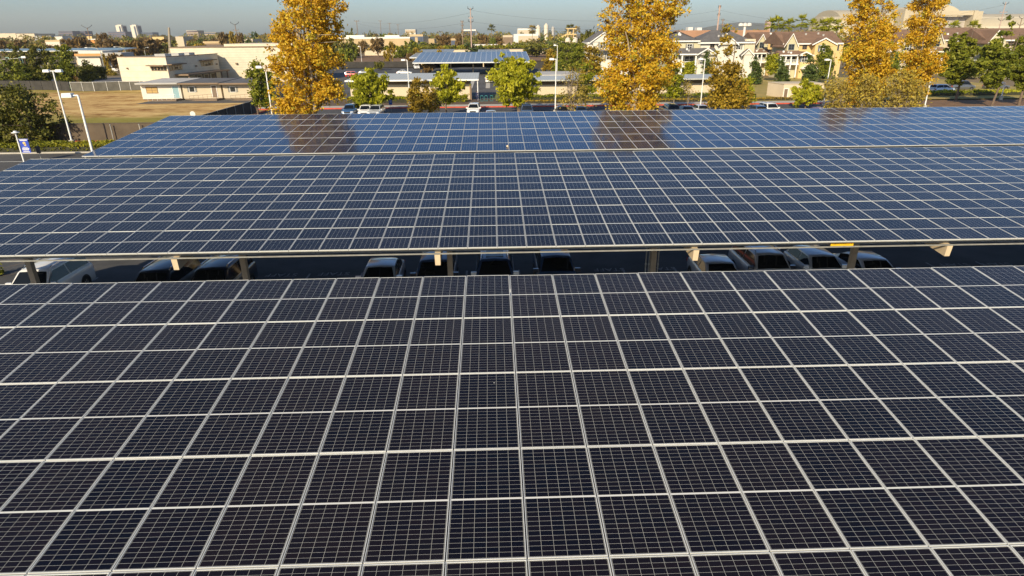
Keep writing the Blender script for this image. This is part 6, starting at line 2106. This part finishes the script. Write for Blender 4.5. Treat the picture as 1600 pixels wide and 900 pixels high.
for k, (px, base, top, w, kind, lab) in enumerate((
        (540, 96, 66, 22, 'g', 'green tree at the right foot of the first sycamore in the rear lot'), (606, 92, 72, 12, 'o', 'thin golden tree at the edge of the rear lot'),
        (652, 84, 71, 16, 'o', 'low golden bush tree left above the carports'), (688, 86, 75, 16, 'o', 'yellow bush tree above the pale carport'),
        (640, 96, 82, 12, 'b', 'reddish bush at the left corner of the blue carport'), (668, 118, 99, 22, 'b', 'reddish low tree in front of the blue carport post'),
        (862, 112, 80, 22, 'o', 'golden tree right of the blue carport behind the tall lamp'), (880, 116, 74, 26, 'g', 'green tree between the blue carport and the white gabled house'),
        (897, 118, 66, 22, 'g', 'slim green tree left of the white gabled house'), (912, 122, 82, 26, 'o', 'golden tree in front of the white gabled house'),
        (930, 126, 92, 26, 'g', 'green tree below the golden one at the white gabled house'), (1010, 120, 88, 22, 'g', 'green tree right behind the tallest sycamore'),
        (1064, 124, 96, 16, 'g', 'green bush tree at the left porch of the grey roofed row'), (1192, 116, 84, 16, 'g', 'green tree between the two dark evergreens by the yellow houses'),
        (1246, 118, 92, 16, 'g', 'green tree left of the blue door'), (1292, 124, 80, 26, 'd', 'dark green tree behind the right hand lamp head'),
        (1402, 118, 70, 26, 'g', 'green tree between the broad sycamore and its right neighbour'), (1425, 122, 86, 26, 'd', 'dark green tree under the right neighbour of the broad sycamore'),
        (1512, 122, 66, 26, 'g', 'green tree between the two left pines'), (1532, 124, 84, 24, 'd', 'dark green tree behind the sparse tall pine'),
        (1566, 122, 74, 26, 'g', 'green tree between the sparse and the dense pine'), (1456, 122, 92, 20, 'o', 'golden olive tree left of the bushy pine'),
        (470, 92, 66, 20, 'g', 'green tree behind the first sycamore'), (1180, 72, 55, 16, 'd', 'dark tree between the grey and the brown roofs'))):
    Y = min(260, G(px, base)[1])
    far_tree(px, top, Y, w, kind, lab, 'trees told apart in the distance', 700 + k)
# the rest of the wooded band below the skyline
rn_ = random.Random(77)
for k in range(190):
    px = rn_.uniform(-30, 930) if k < 150 else rn_.uniform(930, 1330)
    Y = rn_.choice((rn_.uniform(340, 520), rn_.uniform(520, 900), rn_.uniform(900, 1700)))
    left = px < 420
    kind = rn_.choice('dbbodgb' if left else 'dgdgdbo')
    hz = 54.5 - .0082 * (px - 470)
    hgt = rn_.uniform(5.5, 11) if Y < 900 else rn_.uniform(8, 15)
    if 735 < px < 930: hgt *= .75
    x, _ = P(px, 60, Y)
    top = project(x, Y, hgt)[1]
    far_tree(px, top, Y, rn_.uniform(9, 15) * FPX / Y, kind, f'small {FAR_NAMES[kind]} tree in the wooded band below the skyline', f'{FAR_NAMES[kind]} trees of the wooded band', 900 + k)
for k in range(34):                                # scattered low trees behind the townhouses and the store
    px = rn_.uniform(930, 1600)
    Y = rn_.uniform(230, 420)
    x, _ = P(px, 60, Y)
    far_tree(px, project(x, Y, rn_.uniform(5, 9.5))[1], Y, rn_.uniform(7, 11) * FPX / Y, rn_.choice('dggo'), 'small tree between the townhouses and the skyline', 'trees behind the townhouses', 1200 + k)

# beyond the trees one can tell apart: one leafy mass running along the skyline
nr_ = np.random.default_rng(55)
pts_, tn_ = [], []
for k in range(820):
    a_ = nr_.uniform(-1.0, 1.0)
    near_ = k >= 600
    Y = nr_.uniform(420, 640) if near_ else nr_.uniform(620, 1500)
    xx = a_ * Y * .86
    h_ = nr_.uniform(3.5, 8) if near_ else nr_.uniform(6, 13) * (1.25 if Y > 1000 else 1)
    w_ = nr_.uniform(3, 6) if near_ else nr_.uniform(4, 9)
    n_ = 90
    d_ = nr_.normal(size=(n_, 3)); d_ /= np.linalg.norm(d_, axis=1, keepdims=True)
    pts_.append(np.column_stack([xx + d_[:, 0] * w_, Y + d_[:, 1] * w_, h_ * .52 + d_[:, 2] * h_ * .48 + nr_.normal(0, .5, n_)]))
    tn_.append(np.clip(nr_.normal(.5, .2) + nr_.normal(0, .15, n_), 0, 1))
me = leaves_mesh('treeline', np.concatenate(pts_), np.concatenate(tn_), 2.0, nr_, leaf_mat('leaf_far_mix', [(0, (.07, .08, .014)), (.35, (.16, .16, .024)), (.6, (.24, .17, .05)), (.8, (.30, .21, .04)), (1, (.20, .22, .026))], .15))
o = bpy.data.objects.new('treeline', me); COL.objects.link(o)
tag(o, 'mass of far trees along the skyline', None, None, 'stuff')

# ================================================================== far hills
def hills(pts, Y, depth):
    mb = MB()
    prev = None
    for px, py in pts:
        x, z = P(px, py, Y)
        cur = ((x, Y, -2), (x, Y + depth * .5, max(1, z)), (x, Y + depth, -2))
        if prev:
            mb.poly([prev[0], cur[0], cur[1], prev[1]]); mb.poly([prev[1], cur[1], cur[2], prev[2]])
        prev = cur
    o = mb.build('hills', M['hill'], smooth=80)
    o['kind'] = 'structure'


mat('hill', (0.10, 0.11, 0.10), .95, 0, .25, .001)
hills([(1040, 49), (1080, 47), (1110, 46), (1130, 42), (1150, 38), (1170, 35), (1190, 33), (1210, 34), (1240, 36), (1270, 37), (1300, 41), (1340, 45)], 4200, 700)
hills([(1470, 44), (1500, 36), (1530, 26), (1548, 20), (1560, 17), (1572, 15), (1590, 17), (1610, 20), (1650, 23), (1720, 30), (1800, 42)], 4300, 700)

# ================================================================== thin smoggy air
hz = bpy.data.materials.new('haze'); hz.use_nodes = True
hz.node_tree.nodes.clear()
pv = hz.node_tree.nodes.new('ShaderNodeVolumePrincipled')
pv.inputs['Color'].default_value = (1.0, 0.985, 0.93, 1)
pv.inputs['Density'].default_value = 0.00007
pv.inputs['Anisotropy'].default_value = 0.15
ho = hz.node_tree.nodes.new('ShaderNodeOutputMaterial')
hz.node_tree.links.new(pv.outputs[0], ho.inputs['Volume'])
h = MB().box(-6600, 6600, -500, 5700, -3.5, 175).build('haze', hz)
h['kind'] = 'stuff'
